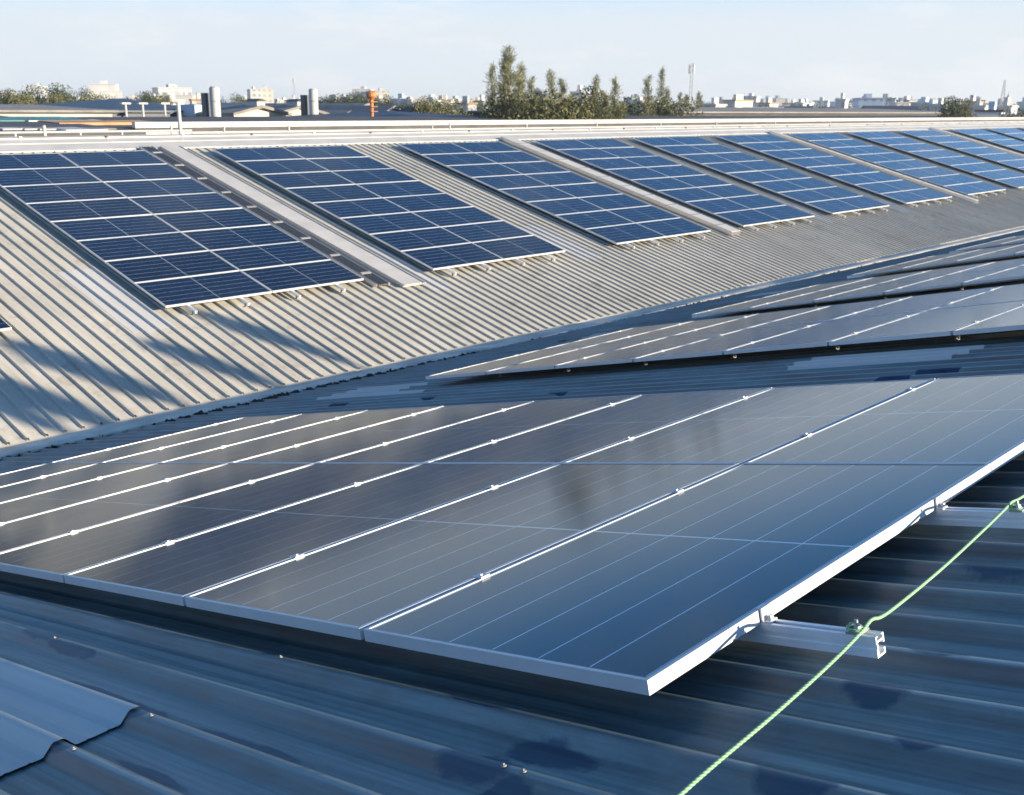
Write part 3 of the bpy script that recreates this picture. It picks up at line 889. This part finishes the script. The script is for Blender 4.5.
bro_list = [(8, 92, 190, 1.1, 0, 'dark round tree at the far left of the skyline'), (20, 95, 180, 1.0, 2, 'yellow green tree beside the dark round tree at far left'), (48, 87, 190, 1.3, 0, 'biggest dark green tree left of the white factory'), (60, 95, 185, 1.0, 2, 'yellowish tree against the biggest dark tree'),
            (79, 92, 195, 1.0, 1, 'dark tree below the stepped white factory'), (93, 99, 180, 1.0, 2, 'low yellowish tree under the stepped white factory'), (112, 98, 200, 1.2, 1, 'low green tree behind the navy shed left end'), (145, 94, 210, 1.2, 0, 'dark tree rising behind the navy shed roof'),
            (158, 96, 215, 1.1, 2, 'lighter tree rising behind the navy shed roof'), (232, 97, 230, 1.2, 1, 'tree between the first tank and the cream gables'), (328, 97, 260, 1.4, 1, 'tree right of the second tank'), (345, 96, 260, 1.4, 0, 'middle tree of the green belt left of the orange tower'),
            (362, 95, 255, 1.3, 1, 'tree of the green belt touching the orange tower'), (382, 97, 250, 1.0, 0, 'dark tree right behind the orange tower'), (432, 101, 120, 1.25, 2, 'yellow green tree above the blue tarpaulin roofs'), (444, 103, 125, 1.1, 2, 'smaller yellow green tree beside the one over the tarpaulins'),
            (592, 92, 92, .8, 0, 'round dark bush under the thin sparse casuarina'), (642, 101, 110, 1.4, 0, 'dark bush between the casuarina cones and the grey roof'), (668, 101, 112, 1.3, 2, 'yellowish bush above the grey roof ridge'), (555, 100, 84, 1.2, 2, 'yellowish bush at the foot of the middle casuarina pair'), (520, 96, 82, 1.1, 2, 'yellowish bush at the foot of the tallest casuarina'),
            (953, 100, 150, .95, 0, 'large round tree standing before the blue building on the right'), (964, 104, 146, .55, 2, 'sunlit yellowish side tree of the large round tree'), (1022, 110, 150, 1.0, 1, 'tree at the far right edge of the skyline'), (473, 101, 300, 1.0, 0, 'small conical dark tree left of the casuarinas')]
for k, (u, v, D, wd, kd, lab) in enumerate(bro_list):
    tree(BRO[kd], u, v, D, wd * (.62 if D > 100 else .8), lab, 'round trees beyond the ridge')

# tree-shaped stand-ins added out of view to throw the workers' shadow streaks
POL = broad(33, 12.0, 2.0, .6)
POL[0].materials.append(M['bark']); POL[1].materials.append(M['leaf'])
def shadow_caster(x, y, ztop, w, crown_h):
    o = empty('tree', (x, y, GZ))
    tb = MB().tube((0, 0, 0), (0, 0, ztop - GZ - .3), .10, .05, 8)
    tb.build('trunk', M['bark'], o)
    rnd = random.Random(int(x * 100)); vs, fs = [], []
    for q in range(1500):
        t = rnd.random(); zz = ztop - GZ - crown_h * t
        rr = w * math.sin(math.pi * min(1, t * .80 + .14)) * (.8 + .35 * noise.noise(Vector((t * 5, x, 0))))
        a = rnd.uniform(0, 6.28); r = rr * math.sqrt(rnd.random())
        leaf_quad(vs, fs, Vector((r * math.cos(a), r * math.sin(a), zz)), Vector((rnd.gauss(0, 1), rnd.gauss(0, 1), rnd.gauss(0, 1))), .14, .05, rnd)
    link('crown', mesh('crown', vs, fs), o, M['leaf'])
    return tag(o, 'unseen tree-shaped shadow caster added behind the near warehouse', 'tree', 'added shadow casters behind the near warehouse')
for x, zt, w_, ch in [(16.95, 1.98, .30, 1.2), (20.2, 2.05, .22, 1.25), (18.5, 1.62, .24, .95), (15.75, 1.48, .30, .9), (15.2, 1.72, .28, 1.0)]:
    shadow_caster(x, -6.0, zt, w_, ch)

# ------------------------------------------------------------------ neighbouring roofs beyond the ridge
M['dark_roof'] = roof_mat('old_dark_roof', (0.035, 0.034, 0.036), (0.085, 0.08, 0.08), .7, 0, streak=(1.0, .4, 1))
M['navy_roof'] = roof_mat('navy_roof', (0.025, 0.035, 0.05), (0.05, 0.065, 0.09), .5, 0, streak=(1.0, .4, 1))
M['grey_roof'] = roof_mat('old_grey_roof', (0.14, 0.13, 0.12), (0.27, 0.25, 0.23), .7, 0, streak=(1.0, .4, 1))
M['cream'] = plain('cream_wall', (0.56, 0.51, 0.43), .8, var=.12, scale=.4)
M['pale_blue'] = plain('pale_blue_wall', (0.42, 0.50, 0.60), .8, var=.08, scale=.4)
M['white_wall'] = plain('white_wall', (0.50, 0.49, 0.47), .8, var=.06, scale=.2)
M['rust'] = plain('rusty_orange_sheet', (0.42, 0.24, 0.12), .8, var=.3, scale=.8)
M['teal'] = plain('teal_tarpaulin', (0.06, 0.22, 0.22), .6, var=.4, scale=.7)
M['dark_win'] = plain('dark_openings', (0.04, 0.05, 0.06), .3)

def block(o, x0, x1, y0, y1, z0, z1, mat, name='wall'):
    return child(MB().box((x0, y0, z0), (x1, y1, z1)).build(name, mat), o)

def long_shed(u0, u1, v_eave, v_ridge, Dy, depth, wall, roof, label, group=None, r0=None, r1=None, name='shed'):
    """hip roofed shed, ridge parallel to the warehouses; r0, r1: where its ridge ends are seen"""
    y0 = Dy
    um = (u0 + u1) / 2
    ze = at_y(um, v_eave, y0).z
    zr_ = max(at_y(um, v_ridge, y0 + depth).z, ze + .4)
    A = at_y(u0, v_eave, y0); B = at_y(u1, v_eave, y0)
    ra = at_y(u0 if r0 is None else r0, v_ridge, y0 + depth).x; rb = at_y(u1 if r1 is None else r1, v_ridge, y0 + depth).x
    ra = max(ra, A.x + .2); rb = min(max(rb, ra + 1), B.x - .2)
    if rb <= ra: ra, rb = A.x + .45 * (B.x - A.x), A.x + .55 * (B.x - A.x)
    o = empty(name, ((A.x + B.x) / 2, y0 + depth, GZ))
    tag(o, label, 'building', group)
    block(o, A.x, B.x, y0, y0 + 2 * depth, GZ, ze, wall)
    t = .18
    lo = [(A.x - .4, y0 - .4), (B.x + .4, y0 - .4), (B.x + .4, y0 + 2 * depth + .4), (A.x - .4, y0 + 2 * depth + .4)]
    vs = [(x, y, ze + .004) for x, y in lo] + [(x, y, ze + t) for x, y in lo] + [(ra, y0 + depth, zr_ + t), (rb, y0 + depth, zr_ + t)]
    fs = [(3, 2, 1, 0), (0, 1, 5, 4), (1, 2, 6, 5), (2, 3, 7, 6), (3, 0, 4, 7), (4, 5, 9, 8), (5, 6, 9), (6, 7, 8, 9), (7, 4, 8)]
    child(link('roof', mesh('roof', vs, fs), None, roof), o)
    return o, A, B, ze, zr_

# white parapet of the next building, running parallel to the ridge, with a dark roof behind
PA = at_y(135, 122.2, 46); PB = at_y(135, 128, 46)
xe = 150
o = empty('factory', (60, 46, GZ))
tag(o, 'long low factory with white parapet and dark roof just beyond the ridge', 'building')
block(o, PA.x, xe, 46, 46.3, PB.z, PA.z, M['white_metal'], 'parapet')
block(o, PA.x, xe, 46.05, 70, GZ, PB.z - .003, M['dark_roof'])  # wall coloured dark to paint in the shade under the parapet
zq = at_y(300, 116.5, 62).z
child(MB().prism([(46.3, PA.z - .25), (62, zq), (70, PA.z - .25)], (PA.x - 2, 0, 0), (xe - PA.x, 0, 0), (0, 1, 0), (0, 0, 1)).build('roof', M['dark_roof']), o)
gz0, gz1 = at_y(200, 134.5, 45.6).z, at_y(200, 131.5, 45.6).z
block(o, PA.x - .1, xe, 45.2, 46.0, gz0, gz1, M['white_metal'], 'gutter')
# broken dark roofs at the left
o, A, B, ze, z2 = long_shed(-60, 133, 136, 112.5, 44, 22, M['wall'], M['dark_roof'], 'wide low shed with dark patched roof left of the white parapet', r0=-200, r1=150)
for k, (u, v, wd, hh, mt, nm) in enumerate([(20, 121, 5.5, 1.2, 'teal', 'tarpaulin'), (101, 124, 5.0, .7, 'rust', 'rusty_sheet'), (62, 122.5, 3.6, .25, 'white_metal', 'tin_sheet'), (17, 131, 1.6, .4, 'white_metal', 'tin_sheet'), (39, 131, 1.6, .35, 'white_metal', 'tin_sheet'), (58, 131, 2.0, .4, 'white_metal', 'tin_sheet'), (82, 132, 1.8, .3, 'white_metal', 'tin_sheet'), (98, 131, 1.2, .3, 'grey_roof', 'tin_sheet')]):
    # sheets lie on the slope of that shed
    sl_ = (z2 - ze) / 22
    best = None
    for t in range(0, 220):
        yy = 44 + t * .1
        q = at_y(u, v, yy)
        if q.z <= ze + sl_ * (yy - 44) + .12: best = q; break
    if best is None: continue
    q = best
    zs = ze + sl_ * (q.y - 44) + .12
    hy = max(1.0, hh * 3)
    me = MB().prism([(-hy / 2, -hy / 2 * sl_), (hy / 2, hy / 2 * sl_), (hy / 2, hy / 2 * sl_ + .12), (-hy / 2, -hy / 2 * sl_ + .12)], (q.x - wd / 2, q.y, zs), (wd, 0, 0), (0, 1, 0), (0, 0, 1))
    child(me.build(nm, M[mt]), o)
o = long_shed(-60, 112, 112.5, 106.5, 82, 14, M['wall'], M['grey_roof'], 'pale grey flat roofed shed below the dark round trees', r0=-60, r1=104)[0]
o, A, B, ze, z2 = long_shed(112, 207, 112.5, 100.5, 92, 16, M['navy_roof'], M['navy_roof'], 'long navy shed with dark blue roof left of the first tank', r0=121, r1=194)
for u in (126, 143, 165):
    q = at_y(u, 111, 88); qt = at_y(u, 104.2, 88).z
    child(MB().tube((q.x, 88, q.z - 2), (q.x, 88, qt), .10, .10, 8).box((q.x - .4, 87.8, qt), (q.x + .4, 88.2, qt + .13)).build('vent_pipe', M['white_metal']), o)
q0, q1 = at_y(192, 104.5, 90), at_y(206, 116, 90)
block(o, q0.x, q1.x, 89.6, 91.9, q1.z, q0.z, M['pale_blue'], 'annex_wall')
long_shed(200, 300, 113, 104.5, 108, 12, M['wall'], M['navy_roof'], 'dark blue roofed shed behind the cream gables', r0=214, r1=290)
# gable fronted sheds facing us
def gable_shed(uc, half, v_peak, v_eave, v_base, Dy, ln, wall, roof, label, vent=False):
    C = at_y(uc, v_peak, Dy); E = at_y(uc - half, v_eave, Dy); W2 = (at_y(uc + half, v_eave, Dy).x - E.x) / 2
    zb = at_y(uc, v_base, Dy).z
    ze_ = at_y(uc, v_eave, Dy).z
    o = empty('gabled_shed', (C.x, Dy, GZ))
    tag(o, label, 'building', 'gable fronted sheds')
    block(o, C.x - W2, C.x + W2, Dy, Dy + ln, GZ, ze_, wall)
    child(MB().prism([(-W2, 0.003), (W2, 0.003), (0, C.z - ze_)], (C.x, Dy, ze_), (0, .3, 0), (1, 0, 0), (0, 0, 1)).build('gable', wall), o)
    ov = W2 * 1.12; dz = (C.z - ze_) * .12
    child(MB().prism([(-ov, -dz + .02), (0, C.z - ze_ + .02), (ov, -dz + .02), (ov, -dz + .25), (0, C.z - ze_ + .28), (-ov, -dz + .25)], (C.x, Dy - .5, ze_), (0, ln, 0), (1, 0, 0), (0, 0, 1)).build('roof', roof), o)
    if vent:
        child(MB().box((C.x - .42, Dy - .2, C.z + .1), (C.x + .42, Dy + 1.6, C.z + .62)).build('vent_house', M['white_wall']), o)
        child(MB().prism([(-.55, 0), (.55, 0), (0, .2)], (C.x, Dy - .4, C.z + .625), (0, 2.1, 0), (1, 0, 0), (0, 0, 1)).build('vent_roof', M['dark_roof']), o)
    return o
gable_shed(260, 26, 108.2, 115, 121, 84, 20, M['cream'], M['grey_roof'], 'cream gabled shed with white roof vent, left of its twin', True)
gable_shed(300, 24, 108.0, 115, 121, 86, 20, M['cream'], M['grey_roof'], 'cream gabled shed with white roof vent below the second tank', True)
gable_shed(366, 22, 105.5, 115, 121, 98, 24, M['dark_roof'], M['grey_roof'], 'dark open gabled shed behind the orange water tower')
gable_shed(392, 13, 108, 116, 121, 92, 20, M['pale_blue'], M['grey_roof'], 'pale blue gabled shed right of the orange water tower')
gable_shed(414, 10, 109.5, 116, 121, 90, 18, M['wall'], M['dark_roof'], 'small dark roofed shed between the blue gable and yellow tree')
long_shed(318, 352, 116, 106, 110, 12, M['wall'], M['grey_roof'], 'grey roofed shed between the second tank and orange tower')
long_shed(428, 505, 121, 113, 62, 10, M['teal'], M['navy_roof'], 'low shed with blue tarpaulin patches left of the casuarinas')
# big roofs on the right
long_shed(612, 700, 121, 114, 60, 9, M['dark_roof'], M['navy_roof'], 'dark navy roof at the foot of the casuarina cones')
o, A, B, ze, z2 = long_shed(656, 960, 113.4, 109.3, 66, 14, M['dark_roof'], M['grey_roof'], 'long grey roofed hall stretching right from the casuarinas', r0=672, r1=952)
long_shed(850, 1060, 118.5, 116, 62, 7, M['wall'], M['grey_roof'], 'low grey roof ahead of the round tree')

# ------------------------------------------------------------------ tanks, water tower, mast, crane, spire
def tank(u, half, v0, v1, D, label):
    P = at(u, v1, D); T = at(u, v0, D); r = half / F_PX * D
    o = empty('silo', (P.x, P.y, GZ)); tag(o, label, 'silo', 'pale cylindrical silos')
    child(MB().tube((P.x, P.y, GZ), (P.x, P.y, T.z), r, r, 24).build('shell', M['white_wall'], smooth=False), o)
    child(MB().tube((P.x, P.y, T.z + .002), (P.x, P.y, T.z + .10), r * .9, r * .8, 24).build('cap', M['grey_cap']), o)
    for k in range(3):
        z = GZ + (T.z - GZ) * (.55 + .18 * k)
        child(MB().tube((P.x, P.y, z), (P.x, P.y, z + .12), r * 1.03, r * 1.03, 24).build('hoop', M['grey_cap']), o)
    q = at(u - half * 2.1, (v0 + 5), D + 1)
    child(MB().box((q.x - r * .8, q.y - r * .8, GZ), (q.x + r * .8, q.y + r * .8, q.z)).build('plant_house', M['navy_roof']), o)
tank(216, 4.6, 88, 116, 84, 'pale cylindrical silo at the right end of the navy shed')
tank(314, 4.2, 90, 113, 100, 'pale cylindrical silo above the twin cream gables')
M['orange'] = plain('orange_paint', (0.50, 0.20, 0.07), .7, var=.2, scale=1)
P = at(372, 116, 84); T = at(372, 92.5, 84)
o = empty('water_tower', (P.x, P.y, GZ)); tag(o, 'slim orange brown water tower with a wider small tank on top', 'water tower')
hh = T.z
child(MB().tube((P.x, P.y, GZ), (P.x, P.y, hh - .5), .15, .13, 12).build('shaft', M['orange']), o)
child(MB().tube((P.x, P.y, hh - .5), (P.x, P.y, hh - .3), .18, .40, 14).tube((P.x, P.y, hh - .3), (P.x, P.y, hh), .40, .40, 14).build('tank', M['orange']), o)
child(MB().tube((P.x, P.y, hh + .002), (P.x, P.y, hh + .15), .42, .08, 14).build('tank_roof', M['orange']), o)
for k in range(3):
    child(MB().box((P.x - .32, P.y - .32, hh - .7 - k * .35), (P.x + .32, P.y + .32, hh - .66 - k * .35)).build('platform_rail', M['orange']), o)
def mast(u, v0, v1, D, r, label):
    P = at(u, v1, D); T = at(u, v0, D)
    o = empty('radio_mast', (P.x, P.y, GZ)); tag(o, label, 'mast')
    H = T.z - GZ
    mb = MB()
    cs = [(r, 0), (-r * .5, r * .87), (-r * .5, -r * .87)]
    for a, b in cs: mb.tube((P.x + a, P.y + b, GZ), (P.x + a * .7, P.y + b * .7, T.z), r * .11, r * .11, 5)
    nseg = int(H / (r * 2.4))
    for s in range(nseg):
        z0 = GZ + H * s / nseg; z1 = GZ + H * (s + 1) / nseg
        for k in range(3):
            a, b = cs[k], cs[(k + 1) % 3]
            mb.tube((P.x + a[0] * .85, P.y + a[1] * .85, z0), (P.x + b[0] * .85, P.y + b[1] * .85, z1), r * .06, r * .06, 4, False)
    child(mb.build('lattice', M['grey_cap']), o)
    for k in range(3):
        a = k * 2.1
        child(MB().box((P.x + r * 1.3 * math.cos(a) - .15, P.y + r * 1.3 * math.sin(a) - .15, T.z - 2.6), (P.x + r * 1.3 * math.cos(a) + .15, P.y + r * 1.3 * math.sin(a) + .15, T.z - .4)).build('antenna', M['white_wall']), o)
    return o
mast(690.5, 63, 108, 290, .55, 'thin pale lattice radio mast right of the casuarinas')
mast(295, 78, 105, 640, .5, 'very faint thin mast right of the white apartment block')
# leaning crane and orange spire at the right
o = empty('crane', at(1003, 112, 380)); o.location.z = GZ
tag(o, 'tall thin crane jib standing beside the orange spire', 'crane')
a, b = at(1001.5, 107, 380), at(1005, 80, 380)
mb = MB(); dv = Vector((.45, -.45, 0))
for dd in (dv, -dv): mb.tube(a + dd, b + dd * .3, .14, .1, 5)
for k in range(14):
    p, q = a.lerp(b, k / 14), a.lerp(b, (k + 1) / 14)
    s0, s1 = (1, -1) if k % 2 else (-1, 1)
    mb.tube(p + dv * s0 * (1 - .7 * k / 14), q + dv * s1 * (1 - .7 * k / 14), .08, .08, 4, False)
child(mb.build('jib', M['grey_cap']), o)
child(MB().tube((a.x, a.y, GZ), a, .8, .6, 8).build('base', M['grey_cap']), o)
P, T = at(1008.5, 108, 390), at(1008.8, 92, 390)
o = empty('spire', (P.x, P.y, GZ)); tag(o, 'pale orange pointed spire at the right end of the skyline', 'spire')
child(MB().tube((P.x, P.y, GZ), (P.x, P.y, P.z), 1.6, 1.5, 10).build('shaft', M['cream']), o)
child(MB().tube((P.x, P.y, P.z), (T.x, T.y, T.z - 1), 1.5, .35, 10).tube((T.x, T.y, T.z - 1), T, .15, .05, 6).build('steeple', plain('orange_steeple', (0.55, 0.36, 0.24), .8)), o)

# ------------------------------------------------------------------ the town on the horizon
def facade(name, c, wc, sx=3.4, sz=3.2):
    m, n, l, b = new_mat(name)
    tc = n.new('ShaderNodeTexCoord'); sp_ = n.new('ShaderNodeSeparateXYZ'); l.new(tc.outputs['Object'], sp_.inputs[0])
    def mth(op, a, bb):
        q = n.new('ShaderNodeMath'); q.operation = op
        for i, x in enumerate((a, bb)):
            if isinstance(x, (int, float)): q.inputs[i].default_value = x
            else: l.new(x, q.inputs[i])
        return q.outputs[0]
    ad = mth('ADD', sp_.outputs['X'], sp_.outputs['Y'])
    fx = mth('FRACT', mth('DIVIDE', ad, sx), 0); fz = mth('FRACT', mth('DIVIDE', sp_.outputs['Z'], sz), 0)
    wx = mth('MULTIPLY', mth('GREATER_THAN', fx, .3), mth('LESS_THAN', fx, .8))
    wz = mth('MULTIPLY', mth('GREATER_THAN', fz, .35), mth('LESS_THAN', fz, .8))
    ge = n.new('ShaderNodeNewGeometry'); sn = n.new('ShaderNodeSeparateXYZ'); l.new(ge.outputs['Normal'], sn.inputs[0])
    up_ = mth('LESS_THAN', sn.outputs['Z'], .5)
    f = mth('MULTIPLY', mth('MULTIPLY', wx, wz), up_)
    mi = n.new('ShaderNodeMix'); mi.data_type = 'RGBA'; mi.inputs['A'].default_value = (*c, 1); mi.inputs['B'].default_value = (*wc, 1)
    l.new(f, mi.inputs['Factor']); l.new(mi.outputs['Result'], b.inputs['Base Color']); b.inputs['Roughness'].default_value = .8
    return m
FM = [facade('white_facade', (0.52, 0.51, 0.49), (0.22, 0.25, 0.29)), facade('cream_facade', (0.56, 0.51, 0.43), (0.35, 0.36, 0.38)), facade('blue_and_shade_facade', (0.46, 0.55, 0.66), (0.25, 0.32, 0.42)),  # pale blue also carries the painted shade on the white hall's front
      facade('grey_facade', (0.50, 0.50, 0.50), (0.28, 0.30, 0.33)), M['white_wall'], M['cream']]
def tower(u0, u1, v0, D, depth, mat, label, group=None, extra=None, cat='building', rot=None):
    C = at((u0 + u1) / 2, v0, D); W_ = (u1 - u0) / F_PX * D
    az = math.atan2(C.y, C.x)
    o = empty('town_building', (C.x, C.y, GZ), (0, 0, az - math.pi / 2 + (random.uniform(-.35, .35) if rot is None else rot)))
    H = C.z - GZ
    MB().box((-W_ / 2, -depth / 2, 0), (W_ / 2, depth / 2, H)).build('wall', mat, o)
    MB().box((-W_ / 2 - .25, -depth / 2 - .25, H + .003), (W_ / 2 + .25, depth / 2 + .25, H + .45)).build('roof', extra or M['white_wall'], o)
    MB().box((-W_ * .12, -depth * .2, H + .453), (W_ * .12, depth * .2, H + 2.2)).build('roof_hut', mat, o)
    return tag(o, label, cat, group), C, W_, H
BG = [(88, 119, 92, 620, 30, 4, 'wide white factory block right of the biggest dark tree'), (93, 115, 85, 660, 24, 4, 'stepped white upper block above the wide white factory'), (157, 186, 88.5, 640, 25, 0, 'large white block rising behind the navy shed'),
      (163, 193, 96, 560, 20, 4, 'lower white block before the one behind the navy shed'), (249, 258, 90, 700, 22, 0, 'white apartment tower above the first cream gable'), (258, 272, 89, 720, 22, 1, 'cream apartment slab beside the white tower over the gables'), (355, 372, 90, 760, 25, 0, 'white block left behind the orange water tower'),
      (374, 387, 91.5, 740, 25, 1, 'cream block right behind the orange water tower'), (32, 44, 87, 700, 20, 3, 'grey block with blue sign above the dark trees'), (2, 14, 93, 800, 20, 4, 'white block at the far left end of the skyline'), (574, 586, 93.5, 300, 14, 4, 'white cylinder topped block between the casuarina groups'),
      (744, 758, 97, 700, 24, 0, 'white twin block left of the flat blue roofs on the right'), (762, 772, 99.5, 720, 20, 2, 'blue grey block with flat top right of the white twin block'), (773, 782, 99, 760, 20, 4, 'white block with a rounded top in the right skyline'), (798, 812, 103, 600, 20, 2, 'low deep blue block in the right skyline'),
      (815, 828, 101.5, 620, 22, 0, 'white block between the deep blue block and the blue gable'), (833, 842, 102.5, 560, 18, 2, 'blue shaded block left of the largest white hall'), (845, 855, 104, 570, 18, 0, 'small white block touching the largest white hall'), (857, 878, 99, 520, 26, 2, 'front of the largest hall in the right skyline, shade painted blue'),
      (877, 893, 99, 522, 26, 0, 'sunlit white end of the largest hall in the right skyline'), (903, 914, 100.5, 640, 20, 4, 'white block with stepped roof left of the round tree'), (916, 933, 103.5, 420, 20, 2, 'light blue building immediately left of the round tree'), (968, 986, 104, 640, 20, 3, 'pale grey block behind the round tree'),
      (972, 984, 107, 330, 16, 4, 'white house right of the round tree'), (982, 1002, 112, 260, 14, 2, 'long blue walled building with dark roof by the crane'), (1000, 1013, 107.5, 270, 14, 4, 'bright white house below the orange spire'), (1019, 1028, 103, 500, 20, 2, 'blue block at the right edge of the skyline'), (628, 648, 98, 640, 24, 4, 'white hall with curved roof between the casuarina groups')]
for k, (u0, u1, v, D, dp, mi_, lab) in enumerate(BG):
    tower(u0, u1, v, D, dp, FM[mi_], lab, 'larger town buildings on the skyline', M['dark_roof'] if 'dark roof' in lab else None, rot=random.uniform(-.15, .3))
rc = random.Random(77)
low_roofs = [('grey_roof', 'grey'), ('white_wall', 'white'), ('navy_roof', 'dark blue'), ('dark_roof', 'dark'), ('grey_roof', 'grey')]
for k in range(34):
    u = 318 + k * 21.5 + rc.uniform(-9, 9); D = rc.uniform(190, 420)
    if 905 < u: continue
    wpx = rc.uniform(20, 52); mt, cn_ = low_roofs[k % 5]
    P = at(u, rc.uniform(105.5, 108.5) + u / 1024 * 2.0, D)
    W_ = wpx / F_PX * D; dp = rc.uniform(9, 16)
    o = empty('low_warehouse', (P.x, P.y, GZ), (0, 0, math.atan2(P.y, P.x) - math.pi / 2 + rc.uniform(-.5, .5)))
    H = P.z - GZ; rise = dp * .16
    MB().box((-W_ / 2, -dp / 2, 0), (W_ / 2, dp / 2, H - rise)).build('wall', FM[rc.choice([1, 3, 4, 5])], o)
    MB().prism([(-dp / 2 - .4, 0), (0, rise), (dp / 2 + .4, 0), (dp / 2 + .4, .25), (0, rise + .25), (-dp / 2 - .4, .25)], (-W_ / 2 - .3, 0, H - rise + .004), (W_ + .6, 0, 0), (0, 1, 0), (0, 0, 1)).build('roof', M[mt], o)
    side = 'left of the casuarinas' if u < 490 else ('behind the casuarinas' if u < 700 else 'right of the casuarinas')
    tag(o, 'low %s roofed warehouse in the band below the skyline %s' % (cn_, side), 'building', 'low %s roofed warehouses %s' % (cn_, side))
for k in range(240):
    u = rc.uniform(-10, 1034) if k < 190 else rc.uniform(330, 495); D = rc.uniform(300, 1200)
    v = rc.uniform(98.5, 106.5) + (u / 1024) * 2.5
    wpx = rc.uniform(4, 15)
    side = 'left of the casuarinas' if u < 500 else 'right of the casuarinas'
    t, C, W_, H = tower(u - wpx / 2, u + wpx / 2, v, D, rc.uniform(8, 22), FM[rc.choice([0, 0, 1, 2, 3, 4, 4, 5])], 'one of many small pale town buildings low on the horizon, ' + side, 'small town buildings on the horizon ' + side,
                        rc.choice([M['white_wall'], M['grey_roof'], M['rust'], M['cream']]))
for k in range(110):
    u = rc.uniform(-10, 1034) if k < 80 else rc.uniform(320, 495); D = rc.uniform(260, 800)
    v = rc.uniform(100.5, 106.0) + (u / 1024) * 2.5
    side = 'left of the casuarinas' if u < 500 else 'right of the casuarinas'
    tree(SMALL[k % 2], u, v, D, rc.uniform(.8, 1.5), 'one of many low green trees among the distant town buildings, ' + side, 'low trees among the town ' + side)

# ------------------------------------------------------------------ humid air
hb = MB().box((-1510, -1510, GZ - 1), (5010, 5010, 32)).build('haze', None)
hm = bpy.data.materials.new('haze'); hm.use_nodes = True
hn = hm.node_tree.nodes; hn.clear()
pv_ = hn.new('ShaderNodeVolumePrincipled'); pv_.inputs['Color'].default_value = (0.92, 0.95, 1.0, 1); pv_.inputs['Density'].default_value = 0.00025; pv_.inputs['Anisotropy'].default_value = 0.2
ho = hn.new('ShaderNodeOutputMaterial'); hm.node_tree.links.new(pv_.outputs[0], ho.inputs['Volume'])
hb.data.materials.append(hm)
tag(hb, 'thin humid haze over the town', 'haze', kind='stuff')
